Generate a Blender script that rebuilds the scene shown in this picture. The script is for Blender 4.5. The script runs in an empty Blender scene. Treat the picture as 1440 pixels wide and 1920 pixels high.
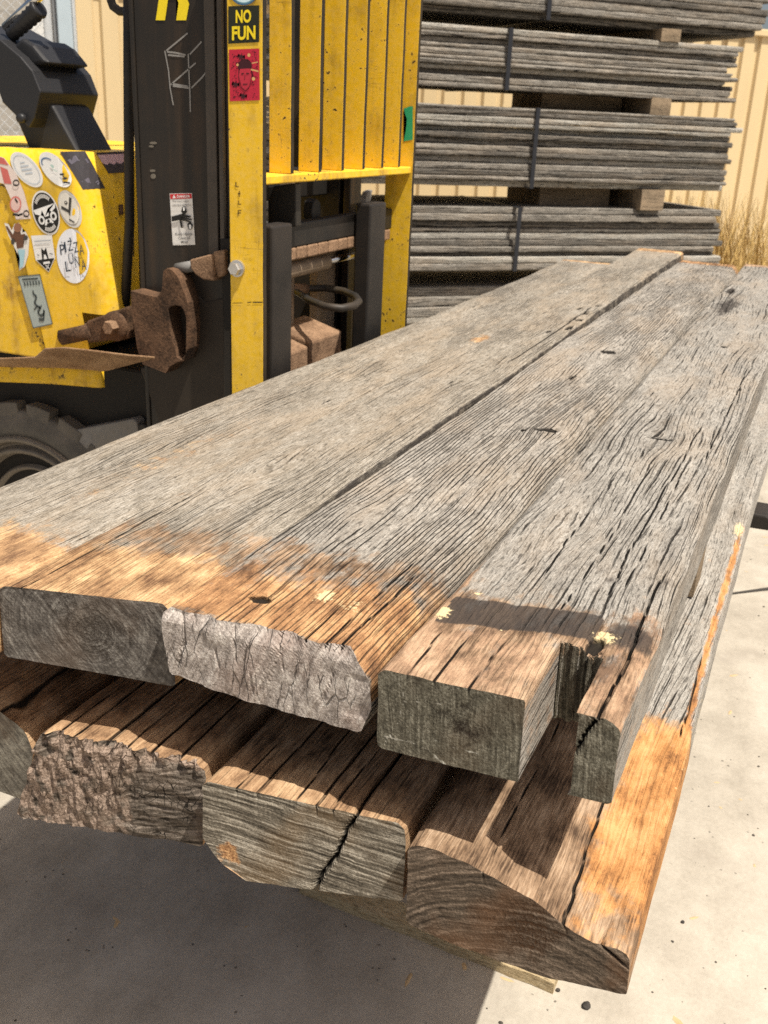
import bpy, bmesh, math, random
import numpy as np
from mathutils import Vector, Matrix

random.seed(7)
scene = bpy.context.scene
C = scene.collection

# ------------------------------------------------------------------ camera
# world: X runs along the planks away from the camera, Y to the left, Z up (metres)
RM = np.array([[0.4013, -0.9150, 0.0416], [-0.3166, -0.1812, -0.9311], [0.8595, 0.3605, -0.3624]])
EYE = np.array([0.0, 0.0, 1.65])
FOC = 1900.0
cam_data = bpy.data.cameras.new('camera')
cam = bpy.data.objects.new('camera', cam_data)
C.objects.link(cam)
r_, d_, f_ = RM
r_ = r_ / np.linalg.norm(r_)
f_ = f_ - r_ * (r_ @ f_); f_ = f_ / np.linalg.norm(f_)
u_ = np.cross(r_, f_)
M = Matrix(((r_[0], u_[0], -f_[0], EYE[0]), (r_[1], u_[1], -f_[1], EYE[1]), (r_[2], u_[2], -f_[2], EYE[2]), (0, 0, 0, 1)))
cam.matrix_world = M
cam_data.sensor_fit = 'VERTICAL'
cam_data.sensor_height = 36.0
cam_data.sensor_width = 27.0
cam_data.lens = 36.0 * FOC / 1920.0
cam_data.clip_start = 0.05
cam_data.clip_end = 500
cam_data.dof.use_dof = True
cam_data.dof.focus_distance = 1.45
cam_data.dof.aperture_fstop = 10.0
scene.camera = cam

# ------------------------------------------------------------------ light
SUN = Vector((0.17, 0.43, -1.0)).normalized()      # travel direction of the sunlight
to_sun = -SUN
world = bpy.data.worlds.new('World')
scene.world = world
world.use_nodes = True
wn = world.node_tree
sky = wn.nodes.new('ShaderNodeTexSky')
sky.sky_type = 'NISHITA'
sky.sun_disc = False
sky.sun_elevation = math.asin(to_sun.z)
sky.sun_rotation = math.atan2(to_sun.x, to_sun.y)
sky.dust_density = 4.0
sky.air_density = 0.7
sky.ozone_density = 0.3
bg = wn.nodes['Background']
bg.inputs['Strength'].default_value = 0.092
warm = wn.nodes.new('ShaderNodeMix'); warm.data_type = 'RGBA'; warm.blend_type = 'MULTIPLY'
warm.inputs[0].default_value = 1.0; warm.inputs[7].default_value = (1.0, .93, .82, 1)      # hazy, warm-balanced daylight
wn.links.new(sky.outputs[0], warm.inputs[6]); wn.links.new(warm.outputs[2], bg.inputs['Color'])
sun_data = bpy.data.lights.new('sun', 'SUN')
sun_data.energy = 4.6
sun_data.angle = math.radians(0.55)
sun_data.color = (1.0, 0.94, 0.84)
sun = bpy.data.objects.new('sun', sun_data)
C.objects.link(sun)
sun.location = (0, 0, 8)
sun.rotation_euler = SUN.to_track_quat('-Z', 'Y').to_euler()
scene.view_settings.view_transform = 'Standard'
scene.view_settings.look = 'None'
scene.view_settings.exposure = 0.58
scene.view_settings.gamma = 1.0
scene.cycles.use_denoising = False        # keep the fine grain of the timber


# ------------------------------------------------------------------ measuring: a sight line of the photograph met with a real plane
def ray(px, py):
    return RM.T @ np.array([(px - 720) / FOC, (py - 960) / FOC, 1.0])


def atX(px, py, X):
    d = ray(px, py); return EYE + d * (X / d[0])


def atY(px, py, Y):
    d = ray(px, py); return EYE + d * (Y / d[1])


def atZ(px, py, Z):
    d = ray(px, py); return EYE + d * ((Z - EYE[2]) / d[2])


def atP(px, py, p0, n):
    d = ray(px, py); return EYE + d * (((np.asarray(p0) - EYE) @ n) / (d @ n))


# ------------------------------------------------------------------ numpy noise
def _hash(ix, iy, iz, seed):
    h = (ix * 374761393 + iy * 668265263 + iz * 2147483647 + seed * 974634541) & 0xFFFFFFFF
    h = ((h ^ (h >> 13)) * 1274126177) & 0xFFFFFFFF
    h = (h ^ (h >> 16)) & 0xFFFFFFFF
    return h.astype(np.float64) / 4294967295.0


def vnoise(x, y, z, seed=0):
    x, y, z = np.broadcast_arrays(np.asarray(x, float), np.asarray(y, float), np.asarray(z, float))
    fx, fy, fz = np.floor(x), np.floor(y), np.floor(z)
    ix, iy, iz = fx.astype(np.int64), fy.astype(np.int64), fz.astype(np.int64)
    tx, ty, tz = x - fx, y - fy, z - fz
    tx = tx * tx * (3 - 2 * tx); ty = ty * ty * (3 - 2 * ty); tz = tz * tz * (3 - 2 * tz)
    out = 0
    for a in (0, 1):
        for b in (0, 1):
            for c in (0, 1):
                w = (tx if a else 1 - tx) * (ty if b else 1 - ty) * (tz if c else 1 - tz)
                out = out + w * _hash(ix + a, iy + b, iz + c, seed)
    return out                      # 0..1


def fbm(x, y, z, seed=0, oct=3):
    s, a, t = 0, 1, 0
    for o in range(oct):
        s = s + a * vnoise(x * 2 ** o, y * 2 ** o, z * 2 ** o, seed + o * 17); t += a; a *= .5
    return s / t


def sstep(a, b, x):
    t = np.clip((x - a) / (b - a), 0, 1); return t * t * (3 - 2 * t)


# ------------------------------------------------------------------ node helper
class NT:
    def __init__(self, name):
        self.m = bpy.data.materials.new(name)
        self.m.use_nodes = True
        self.t = self.m.node_tree
        self.b = self.t.nodes['Principled BSDF']
        self.b.inputs['Specular IOR Level'].default_value = 0.3

    def put(self, sock, v):
        if isinstance(v, bpy.types.NodeSocket): self.t.links.new(v, sock)
        else:
            if sock.type == 'RGBA' and len(v) == 3: v = (*v, 1)
            sock.default_value = v

    def node(self, typ, ins=None, **props):
        n = self.t.nodes.new('ShaderNode' + typ)
        for k, v in props.items(): setattr(n, k, v)
        for k, v in (ins or {}).items(): self.put(n.inputs[k], v)
        return n

    def math(self, op, a, b=0.0, c=0.0, clamp=False):
        n = self.node('Math', {0: a, 1: b, 2: c}, operation=op); n.use_clamp = clamp
        return n.outputs[0]

    def obj(self):
        tc = self.node('TexCoord').outputs['Object']
        oi = self.node('ObjectInfo').outputs['Random']
        sh = self.math('MULTIPLY', oi, 37.0)
        cb = self.node('CombineXYZ', {0: sh, 1: sh, 2: sh}).outputs[0]
        return tc, self.node('VectorMath', {0: tc, 1: cb}, operation='ADD').outputs[0]

    def scale(self, v, s):
        return self.node('VectorMath', {0: v, 1: s}, operation='MULTIPLY').outputs[0]

    def noise(self, v, scale=1.0, detail=2.0, rough=.5, dist=0.0):
        n = self.node('TexNoise', {'Vector': v, 'Scale': scale, 'Detail': detail, 'Roughness': rough, 'Distortion': dist})
        return n.outputs['Fac']

    def ramp(self, f, stops, interp='LINEAR'):
        n = self.node('ValToRGB', {0: f}); cr = n.color_ramp; cr.interpolation = interp
        while len(cr.elements) < len(stops): cr.elements.new(0.5)
        for e, (p, c) in zip(cr.elements, stops):
            e.position = p
            if not hasattr(c, '__len__'): c = (c, c, c)
            e.color = (*c, 1) if len(c) == 3 else c
        return n.outputs[0]

    def mix(self, f, a, b, mode='MIX'):
        n = self.node('Mix', None, data_type='RGBA', blend_type=mode)
        self.put(n.inputs[0], f); self.put(n.inputs[6], a); self.put(n.inputs[7], b)
        return n.outputs[2]

    def maprange(self, v, a, b, c=0.0, d=1.0, smooth=True):
        n = self.node('MapRange', {0: v, 1: a, 2: b, 3: c, 4: d})
        n.interpolation_type = 'SMOOTHSTEP' if smooth else 'LINEAR'
        return n.outputs[0]

    def attr(self, name):
        return self.node('Attribute', None, attribute_name=name).outputs['Fac']

    def bump(self, h, strength=.5, dist=.002):
        n = self.node('Bump', {'Strength': strength, 'Distance': dist, 'Height': h})
        self.t.links.new(n.outputs[0], self.b.inputs['Normal'])

    def done(self, col, rough=.85, metal=0.0):
        self.put(self.b.inputs['Base Color'], col)
        self.put(self.b.inputs['Roughness'], rough)
        self.put(self.b.inputs['Metallic'], metal)
        return self.m


def sep(T, v):
    n = T.node('SeparateXYZ', {0: v}); return n.outputs


def wood_mat(name, grey=((.062, .056, .05), (.27, .25, .22), (.48, .46, .42)), tan=(.36, .27, .18), tan_amt=.35,
             lines=((70., .0011, .9), (165., .0006, .7)), wander=1.0, fresh_cols=((.13, .05, .018), (.40, .18, .06), (.66, .42, .17)), bump=.8, coarse=1.0, raw_calm=.5, knots=()):
    """Weathered timber, the grain along the object's X. lines: (checks per metre across, half width in metres, share open)"""
    T = NT(name)
    tc, P = T.obj()
    s = sep(T, P)
    q = T.math('ADD', s[1], s[2])
    xq = T.node('CombineXYZ', {0: s[0], 1: q, 2: 0.0}).outputs[0]
    w1 = T.math('MULTIPLY', T.math('SUBTRACT', T.noise(T.scale(xq, (1.3, 6, 1)), 1, 1.5, .5), .5), .07 * wander)
    w2 = T.math('MULTIPLY', T.math('SUBTRACT', T.noise(T.scale(xq, (7, 26, 1)), 1, 1, .5), .5), .011 * wander)
    w3 = T.math('MULTIPLY', T.math('SUBTRACT', T.noise(T.scale(xq, (38, 80, 1)), 1, 2, .6), .5), .0034 * wander)
    qw = T.math('ADD', q, T.math('ADD', w1, T.math('ADD', w2, w3)))
    so = sep(T, tc)
    for kx_, ky_, ka_, kb_ in knots:        # the grain parts round a knot
        ddx = T.math('DIVIDE', T.math('SUBTRACT', so[0], kx_), ka_); ddy = T.math('DIVIDE', T.math('SUBTRACT', so[1], ky_), kb_)
        e_ = T.math('EXPONENT', T.math('MULTIPLY', T.math('ADD', T.math('MULTIPLY', ddx, ddx), T.math('MULTIPLY', ddy, ddy)), -1.0))
        qw = T.math('SUBTRACT', qw, T.math('MULTIPLY', T.math('MULTIPLY', e_, ddy), kb_ * .5))
    reg = T.noise(T.scale(P, (1.3, 7, 7)), 1, 3, .6)
    reg2 = T.noise(T.scale(P, (3, 9, 9)), 1, 4, .65)
    crack = None
    for i, (f, hw, share) in enumerate(lines):
        ph = T.math('MULTIPLY', qw, f)
        idn = T.math('FLOOR', ph)
        fr_ = T.math('ABSOLUTE', T.math('SUBTRACT', T.math('SUBTRACT', ph, idn), .5))
        on = T.noise(T.node('CombineXYZ', {0: T.math('MULTIPLY', s[0], 6.5 + 5 * i), 1: T.math('MULTIPLY', idn, 5.37), 2: 3.1 * i}).outputs[0], 1, 2.5, .6)
        on = T.math('ADD', on, T.math('MULTIPLY', T.math('SUBTRACT', reg, .5), .7))
        c0 = .64 - .30 * share
        on = T.maprange(on, c0, c0 + .16)
        wid = T.math('MULTIPLY', T.math('ADD', .25, T.math('MULTIPLY', on, 1.0)), hw * f)
        ln = T.math('MULTIPLY', T.math('SUBTRACT', 1.0, T.math('DIVIDE', fr_, wid), clamp=True), 2.2, clamp=True)
        ln = T.math('MULTIPLY', ln, T.math('MULTIPLY', on, 1.0 - .35 * i))
        crack = ln if crack is None else T.math('MAXIMUM', crack, ln)
    Qv = T.node('CombineXYZ', {0: s[0], 1: qw, 2: 0.0}).outputs[0]
    fib = T.noise(T.scale(Qv, (22, 330, 1)), 1, 3, .6)
    fib2 = T.noise(T.scale(Qv, (60, 700, 1)), 1, 2, .6)
    iso = T.noise(P, 330, 3, .7)
    blot = T.noise(T.scale(P, (18, 36, 36)), 1, 5, .65)
    low = T.noise(T.scale(P, (3.2, 10, 10)), 1, 4, .6)
    tone = T.math('ADD', T.math('ADD', T.math('MULTIPLY', fib, .26), T.math('MULTIPLY', fib2, .2)), T.math('ADD', T.math('MULTIPLY', iso, .28), T.math('ADD', T.math('MULTIPLY', blot, .14), T.math('MULTIPLY', low, .12))))
    col = T.ramp(tone, [(.37, grey[0]), (.49, grey[1]), (.60, grey[2])])
    dash = T.maprange(T.noise(T.scale(Qv, (48, 270, 1)), 1, 2.5, .6), .53, .66, 0, .62)
    col = T.mix(dash, col, tuple(g_ * .42 for g_ in grey[0]))
    col = T.mix(T.math('MULTIPLY', T.maprange(reg2, .42, .68), tan_amt), col, T.mix(.6, col, tan))
    dark = T.maprange(T.noise(T.scale(P, (2.6, 14, 14)), 1, 5, .65), .5, .72, 0, .5 * coarse)
    col = T.mix(dark, col, T.mix(.5, col, (.06, .055, .05)))
    # raw wood, stains and paint that sit on the timber
    br = T.maprange(T.math('ADD', T.attr('brown'), T.math('MULTIPLY', T.math('SUBTRACT', blot, .5), 1.5)), .36, .70)
    fbl = T.noise(T.scale(P, (12, 21, 21)), 1, 6, .66)
    brc = T.ramp(T.math('ADD', T.math('MULTIPLY', fbl, .55), T.math('MULTIPLY', fib, .45)), [(.39, (.065, .04, .025)), (.5, (.23, .15, .092)), (.62, (.42, .30, .20))])
    col = T.mix(br, col, brc)
    fray = T.noise(T.scale(P, (26, 38, 38)), 1, 8, .72)
    fr = T.math('ADD', T.attr('fresh'), T.math('MULTIPLY', T.math('SUBTRACT', T.math('ADD', T.math('MULTIPLY', fray, .85), T.math('MULTIPLY', fib, .15)), .5), 2.4))
    frm = T.maprange(fr, .30, .80, 0, .96)
    frc = T.ramp(T.math('ADD', T.math('MULTIPLY', fbl, .62), T.math('ADD', T.math('MULTIPLY', fib, .22), T.math('MULTIPLY', iso, .16))), [(.40, fresh_cols[0]), (.5, fresh_cols[1]), (.61, fresh_cols[2])])
    col = T.mix(frm, col, frc)
    st = T.math('ADD', T.attr('stain'), T.math('MULTIPLY', T.math('SUBTRACT', blot, .5), 1.4))
    col = T.mix(T.maprange(st, .34, .68, 0, .88), col, T.mix(iso, (.014, .011, .010), (.066, .056, .050)))
    pa = T.math('ADD', T.attr('paint'), T.math('MULTIPLY', T.math('SUBTRACT', T.noise(P, 150, 5, .7), .5), 1.9))
    col = T.mix(T.maprange(pa, .42, .72, 0, .9), col, (.66, .53, .30))
    ca = T.attr('crack')
    crack = T.math('MULTIPLY', crack, T.math('SUBTRACT', .93, T.math('MULTIPLY', T.math('MAXIMUM', frm, br), raw_calm)))
    crk = T.math('MAXIMUM', crack, T.maprange(ca, .35, .8, 0, .98))
    col = T.mix(crk, col, (.012, .010, .008))
    h = T.math('SUBTRACT', T.math('ADD', T.math('MULTIPLY', fib, .5), T.math('ADD', T.math('MULTIPLY', iso, .45), T.math('MULTIPLY', blot, .3))), T.math('MULTIPLY', crk, 1.8))
    T.bump(h, bump, .0026)
    T.b.inputs['Specular IOR Level'].default_value = .18
    return T.done(col, .9)


def end_mat(name, cols, pith=(0., 0.), ring=(150., .5), saw=(0., .5, 200.), check=(0., (18, 30)), speck=.4, warm=(.3, .16, .07), warm_amt=.3, bump=.8, kn=None, raw=((.22, .1, .045), (.52, .31, .15))):
    """Cut end: coordinates are the plank's own Y and Z; growth rings round the pith, saw scoring, checks."""
    T = NT(name)
    tc, P = T.obj()
    s = sep(T, tc)
    n0 = T.noise(tc, 14, 3, .6); n2 = T.noise(tc, 60, 3, .6); n3 = T.noise(tc, 300, 3, .65)
    dy = T.math('SUBTRACT', s[1], pith[0]); dz = T.math('SUBTRACT', s[2], pith[1])
    d = T.math('SQRT', T.math('ADD', T.math('MULTIPLY', dy, dy), T.math('MULTIPLY', dz, dz)))
    d = T.math('ADD', d, T.math('MULTIPLY', T.math('SUBTRACT', n0, .5), .022))
    rn = T.noise(T.node('CombineXYZ', {0: T.math('MULTIPLY', d, ring[0]), 1: T.math('MULTIPLY', n0, 1.5), 2: 0.0}).outputs[0], 1, 3, .6)
    tone = T.math('ADD', T.math('MULTIPLY', n2, 1 - ring[1]), T.math('MULTIPLY', rn, ring[1]))
    if saw[1]:
        a = saw[0]
        u = T.math('ADD', T.math('MULTIPLY', s[1], math.cos(a)), T.math('MULTIPLY', s[2], math.sin(a)))
        v = T.math('SUBTRACT', T.math('MULTIPLY', s[2], math.cos(a)), T.math('MULTIPLY', s[1], math.sin(a)))
        v = T.math('ADD', v, T.math('MULTIPLY', T.math('SUBTRACT', n0, .5), .01))
        sv = T.node('CombineXYZ', {0: T.math('MULTIPLY', u, 9.0), 1: T.math('MULTIPLY', v, saw[2]), 2: 0.0}).outputs[0]
        sn = T.noise(sv, 1, 3, .6)
        tone = T.math('ADD', T.math('MULTIPLY', tone, 1 - saw[1]), T.math('MULTIPLY', sn, saw[1]))
    tone = T.math('ADD', T.math('MULTIPLY', tone, 1 - speck * .5), T.math('MULTIPLY', n3, speck * .5))
    col = T.ramp(tone, [(.385, cols[0]), (.5, cols[1]), (.615, cols[2])])
    col = T.mix(T.maprange(T.noise(tc, 9, 3, .6), .45, .7, 0, warm_amt), col, warm)
    h = T.math('ADD', T.math('MULTIPLY', tone, 1.0), T.math('MULTIPLY', n3, .4))
    if check[0]:
        wv = T.node('VectorMath', {0: tc, 1: T.scale(T.node('TexNoise', {'Vector': tc, 'Scale': 40.0, 'Detail': 3.0}).outputs['Color'], (.012, .012, .012))}, operation='ADD').outputs[0]
        vo = T.node('TexVoronoi', {'Vector': T.scale(wv, (1, check[1][0], check[1][1])), 'Scale': 1.0}, feature='DISTANCE_TO_EDGE')
        ck = T.math('MULTIPLY', T.maprange(vo.outputs['Distance'], .0, .035, 1, 0), T.maprange(T.noise(tc, 22, 3, .6), .46, .6, 0, 1))
        ck = T.math('MULTIPLY', ck, check[0])
        col = T.mix(ck, col, (.012, .01, .008)); h = T.math('SUBTRACT', h, T.math('MULTIPLY', ck, 2.0))
    if kn:      # a dark rotten heart or patch
        ky, kz, kr, kc = kn
        ddy = T.math('SUBTRACT', s[1], ky); ddz = T.math('SUBTRACT', s[2], kz)
        kd = T.math('SQRT', T.math('ADD', T.math('MULTIPLY', ddy, ddy), T.math('MULTIPLY', ddz, ddz)))
        kd = T.math('ADD', kd, T.math('MULTIPLY', T.math('SUBTRACT', n2, .5), kr * 1.5))
        kd = T.math('ADD', kd, T.math('MULTIPLY', T.math('SUBTRACT', n0, .5), kr * 1.6))
        km = T.math('MULTIPLY', T.maprange(kd, kr * .3, kr * 1.2, .95, 0), T.maprange(T.math('ADD', rn, n3), .75, 1.2, 1.0, .35))
        col = T.mix(km, col, kc); h = T.math('SUBTRACT', h, km)
    fr = T.maprange(T.math('ADD', T.attr('fresh_e'), T.math('MULTIPLY', T.math('SUBTRACT', n2, .5), 1.2)), .4, .65)
    col = T.mix(fr, col, T.ramp(n3, [(.35, raw[0]), (.65, raw[1])]))
    ca = T.maprange(T.attr('crack'), .35, .8, 0, .97)
    col = T.mix(ca, col, (.012, .01, .008))
    T.bump(T.math('SUBTRACT', h, T.math('MULTIPLY', ca, 2)), bump, .003)
    T.b.inputs['Specular IOR Level'].default_value = .15
    return T.done(col, .92)


def paint_mat(name, col, grime=(.10, .055, .02), amt=.45, rough=.45, scale=9., chips=(.05, .035, .02), chip_amt=.02, streak=True, fade=.18):
    T = NT(name)
    tc, P = T.obj()
    n = T.noise(P, scale, 5, .65); n2 = T.noise(P, scale * 9, 4, .6)
    st = T.noise(T.scale(P, (26, 26, 1.6)), 1, 3, .6)
    f = T.maprange(T.math('ADD', T.math('MULTIPLY', n, .6), T.math('MULTIPLY', st if streak else n2, .4)), .46, .72, 0, amt)
    c = T.mix(f, col, grime)
    c = T.mix(T.maprange(n2, .3, .7, 0, fade), c, T.mix(.5, c, (.9, .8, .55)))
    if chip_amt:
        big = T.noise(P, 5, 3, .6)
        ch = T.math('MULTIPLY', T.maprange(n2, .66 - chip_amt, .68 - chip_amt), T.maprange(big, .5, .6))
        c = T.mix(ch, c, chips)
    if fade:            # dark rubbed scratches, mostly up and down
        sc = T.noise(T.scale(P, (60, 60, 5)), 1, 2, .5)
        sc2 = T.noise(T.scale(P, (6, 6, 90)), 1, 2, .5)
        gate = T.noise(P, 7, 3, .6)
        r1 = T.maprange(T.math('ABSOLUTE', T.math('SUBTRACT', sc, .5)), 0, .012, 1, 0)
        r2 = T.maprange(T.math('ABSOLUTE', T.math('SUBTRACT', sc2, .5)), 0, .010, 1, 0)
        c = T.mix(T.math('MULTIPLY', T.math('MAXIMUM', r1, r2), T.maprange(gate, .52, .66, 0, .6)), c, grime)
        c = T.mix(T.maprange(T.noise(P, 3.1, 6, .7), .5, .75, 0, .35), c, T.mix(.5, c, grime))
    T.bump(T.math('ADD', n2, n), .12, .002)
    return T.done(c, rough)


def rust_mat(name, a=(.10, .045, .02), b=(.28, .15, .085), rough=.85, metal=0.):
    T = NT(name)
    tc, P = T.obj()
    n = T.noise(P, 14, 5, .65); n2 = T.noise(P, 160, 4, .65)
    c = T.ramp(T.math('ADD', T.math('MULTIPLY', n, .55), T.math('MULTIPLY', n2, .45)), [(.38, a), (.62, b)])
    T.bump(n2, .9, .003)
    return T.done(c, rough, metal)


def plain_mat(name, col, rough=.6, metal=0., var=.25, scale=40., bump=.1, dust=None):
    T = NT(name)
    tc, P = T.obj()
    n = T.noise(P, scale, 4, .6); n2 = T.noise(P, scale * .15, 3, .6)
    c = T.mix(T.maprange(n, .3, .7, 0, var), col, tuple(x * .45 for x in col))
    if dust: c = T.mix(T.maprange(n2, .4, .7, 0, .7), c, dust)
    T.bump(n, bump, .002)
    return T.done(c, rough, metal)


# ------------------------------------------------------------------ objects
def tag(o, label=None, cat=None, group=None, kind=None):
    if label: o['label'] = label
    if cat: o['category'] = cat
    if group: o['group'] = group
    if kind: o['kind'] = kind
    return o


def link(name, me, mats, parent=None):
    o = bpy.data.objects.new(name, me)
    C.objects.link(o)
    if not isinstance(mats, (list, tuple)): mats = [mats]
    if not me.materials:
        for m in mats: me.materials.append(m)
    if parent: o.parent = parent
    return o


def empty(name, loc=(0, 0, 0)):
    o = bpy.data.objects.new(name, None)
    o.empty_display_size = .1
    o.location = loc
    C.objects.link(o)
    return o


def mesh_np(name, V, F, mi=None, smooth=False):
    me = bpy.data.meshes.new(name)
    F = np.asarray(F, np.int32)
    me.vertices.add(len(V)); me.vertices.foreach_set('co', np.asarray(V, np.float32).ravel())
    n = F.shape[1]
    me.loops.add(F.size); me.loops.foreach_set('vertex_index', F.ravel())
    me.polygons.add(len(F))
    me.polygons.foreach_set('loop_start', np.arange(0, F.size, n, dtype=np.int32))
    if mi is not None: me.polygons.foreach_set('material_index', np.asarray(mi, np.int32))
    me.polygons.foreach_set('use_smooth', np.full(len(F), smooth, bool))
    me.update(calc_edges=True)
    return me


def fattr(me, name, vals):
    a = me.attributes.new(name, 'FLOAT', 'POINT')
    a.data.foreach_set('value', np.asarray(vals, np.float32))


class MB:
    """collects shapes into one mesh"""
    def __init__(self): self.bm = bmesh.new()

    def prism(self, pts, off):
        """pts: polygon of 3D points, extruded by the vector off"""
        bm = self.bm; off = np.asarray(off, float)
        a = [bm.verts.new(tuple(p)) for p in pts]
        b = [bm.verts.new(tuple(np.asarray(p) + off)) for p in pts]
        n = len(pts)
        bm.faces.new(a); bm.faces.new(b[::-1])
        for i in range(n):
            j = (i + 1) % n
            bm.faces.new((a[j], a[i], b[i], b[j]))
        return self

    def box(self, lo, hi):
        (x0, y0, z0), (x1, y1, z1) = lo, hi
        return self.prism([(x0, y0, z0), (x0, y1, z0), (x0, y1, z1), (x0, y0, z1)], (x1 - x0, 0, 0))

    def tube(self, path, r, seg=12, cap=True):
        bm = self.bm
        path = [Vector(p) for p in path]
        rr = r if hasattr(r, '__len__') else [r] * len(path)
        rings = []
        up = None
        for i, p in enumerate(path):
            t = (path[min(i + 1, len(path) - 1)] - path[max(i - 1, 0)]).normalized()
            if up is None:
                up = t.orthogonal().normalized()
            else:
                up = (up - t * up.dot(t)).normalized()
            s = t.cross(up)
            rings.append([bm.verts.new(p + (up * math.cos(2 * math.pi * k / seg) + s * math.sin(2 * math.pi * k / seg)) * rr[i]) for k in range(seg)])
        for a, b in zip(rings, rings[1:]):
            for k in range(seg):
                bm.faces.new((a[k], a[(k + 1) % seg], b[(k + 1) % seg], b[k])).smooth = True
        if cap:
            bm.faces.new(rings[0][::-1]); bm.faces.new(rings[-1])
        return self

    def lathe(self, prof, centre, axis='X', seg=64):
        """prof: (radius, distance along axis)"""
        bm = self.bm; rings = []
        for r, h in prof:
            ring = []
            for k in range(seg):
                a = 2 * math.pi * k / seg
                c, s = r * math.cos(a), r * math.sin(a)
                v = (h, c, s) if axis == 'X' else (c, h, s) if axis == 'Y' else (c, s, h)
                ring.append(bm.verts.new(Vector(centre) + Vector(v)))
            rings.append(ring)
        for a, b in zip(rings, rings[1:]):
            for k in range(seg):
                bm.faces.new((a[k], a[(k + 1) % seg], b[(k + 1) % seg], b[k])).smooth = True
        return self

    def poly(self, pts):
        self.bm.faces.new([self.bm.verts.new(tuple(p)) for p in pts]); return self

    def build(self, name, mats, parent=None, bevel=0.0, seg=2, fix=True):
        if fix: bmesh.ops.recalc_face_normals(self.bm, faces=self.bm.faces)
        big = [f for f in self.bm.faces if len(f.verts) > 4]
        if big: bmesh.ops.triangulate(self.bm, faces=big) if not bevel else None
        me = bpy.data.meshes.new(name)
        self.bm.to_mesh(me); self.bm.free()
        o = link(name, me, mats, parent)
        if bevel:
            md = o.modifiers.new('bevel', 'BEVEL'); md.width = bevel; md.segments = seg; md.limit_method = 'ANGLE'
            md.angle_limit = math.radians(40)
        return o


# ------------------------------------------------------------------ ground
def mat_concrete():
    T = NT('concrete')
    tc, P = T.obj()
    big = T.noise(tc, .9, 5, .6); mid = T.noise(tc, 7, 5, .65); fine = T.noise(tc, 90, 4, .7); gr = T.noise(tc, 420, 2, .6)
    sweep = T.noise(T.scale(tc, (1.2, 5, 1)), 1, 4, .6)
    t = T.math('ADD', T.math('MULTIPLY', big, .35), T.math('ADD', T.math('MULTIPLY', mid, .3), T.math('ADD', T.math('MULTIPLY', sweep, .2), T.math('MULTIPLY', fine, .15))))
    c = T.ramp(t, [(.36, (.22, .194, .156)), (.5, (.365, .330, .274)), (.62, (.475, .436, .368))])
    c = T.mix(T.maprange(gr, .55, .75, 0, .25), c, (.24, .21, .18))
    vo = T.node('TexVoronoi', {'Vector': tc, 'Scale': 34.0, 'Randomness': 1.0})
    keep = T.maprange(T.noise(tc, 11, 2, .5), .5, .6)
    pit = T.math('MULTIPLY', T.maprange(T.math('ADD', vo.outputs['Distance'], T.math('MULTIPLY', T.math('SUBTRACT', fine, .5), .25)), .06, .13, 1, 0), keep)
    c = T.mix(T.math('MULTIPLY', pit, .75), c, (.06, .052, .045))
    stain = T.maprange(T.noise(tc, 2.6, 4, .6), .56, .72, 0, .45)
    c = T.mix(stain, c, (.21, .18, .15))
    h = T.math('SUBTRACT', T.math('ADD', T.math('MULTIPLY', fine, .5), T.math('MULTIPLY', gr, .3)), T.math('MULTIPLY', pit, 1.5))
    T.bump(h, .5, .003)
    return T.done(c, .9)


g = MB(); g.poly([(-40, -60, 0), (80, -60, 0), (80, 60, 0), (-40, 60, 0)])
tag(g.build('ground', mat_concrete(), fix=False), kind='structure')
j0, j1 = atZ(1375, 1113, 0), atZ(1440, 1105, 0)
jd = (j1 - j0); jd[2] = 0; jd /= np.linalg.norm(jd); jn = np.array([-jd[1], jd[0], 0])
g = MB()
a0, a1 = j0 - jd * 6, j0 + jd * 8
pts = []
for s in np.linspace(0, 1, 60): pts.append(a0 + (a1 - a0) * s + jn * (.007 + .004 * math.sin(s * 57) + .003 * math.sin(s * 131)))
low = [a0 + (a1 - a0) * s - jn * (.007 + .004 * math.sin(s * 43 + 1)) for s in np.linspace(0, 1, 60)]
for i in range(59):
    q = [low[i], low[i + 1], pts[i + 1], pts[i]]
    g.poly([(p[0], p[1], .004) for p in q])
tag(g.build('expansion_joint', plain_mat('joint_filler', (.05, .045, .04), .9)), kind='structure')


# ------------------------------------------------------------------ the planks
def lerp_tab(tab, t):
    if not isinstance(tab, (list, tuple)): return np.full_like(t, tab, dtype=float)
    tab = sorted(tab)
    return np.interp(t, [a for a, b in tab], [b for a, b in tab])


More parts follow.
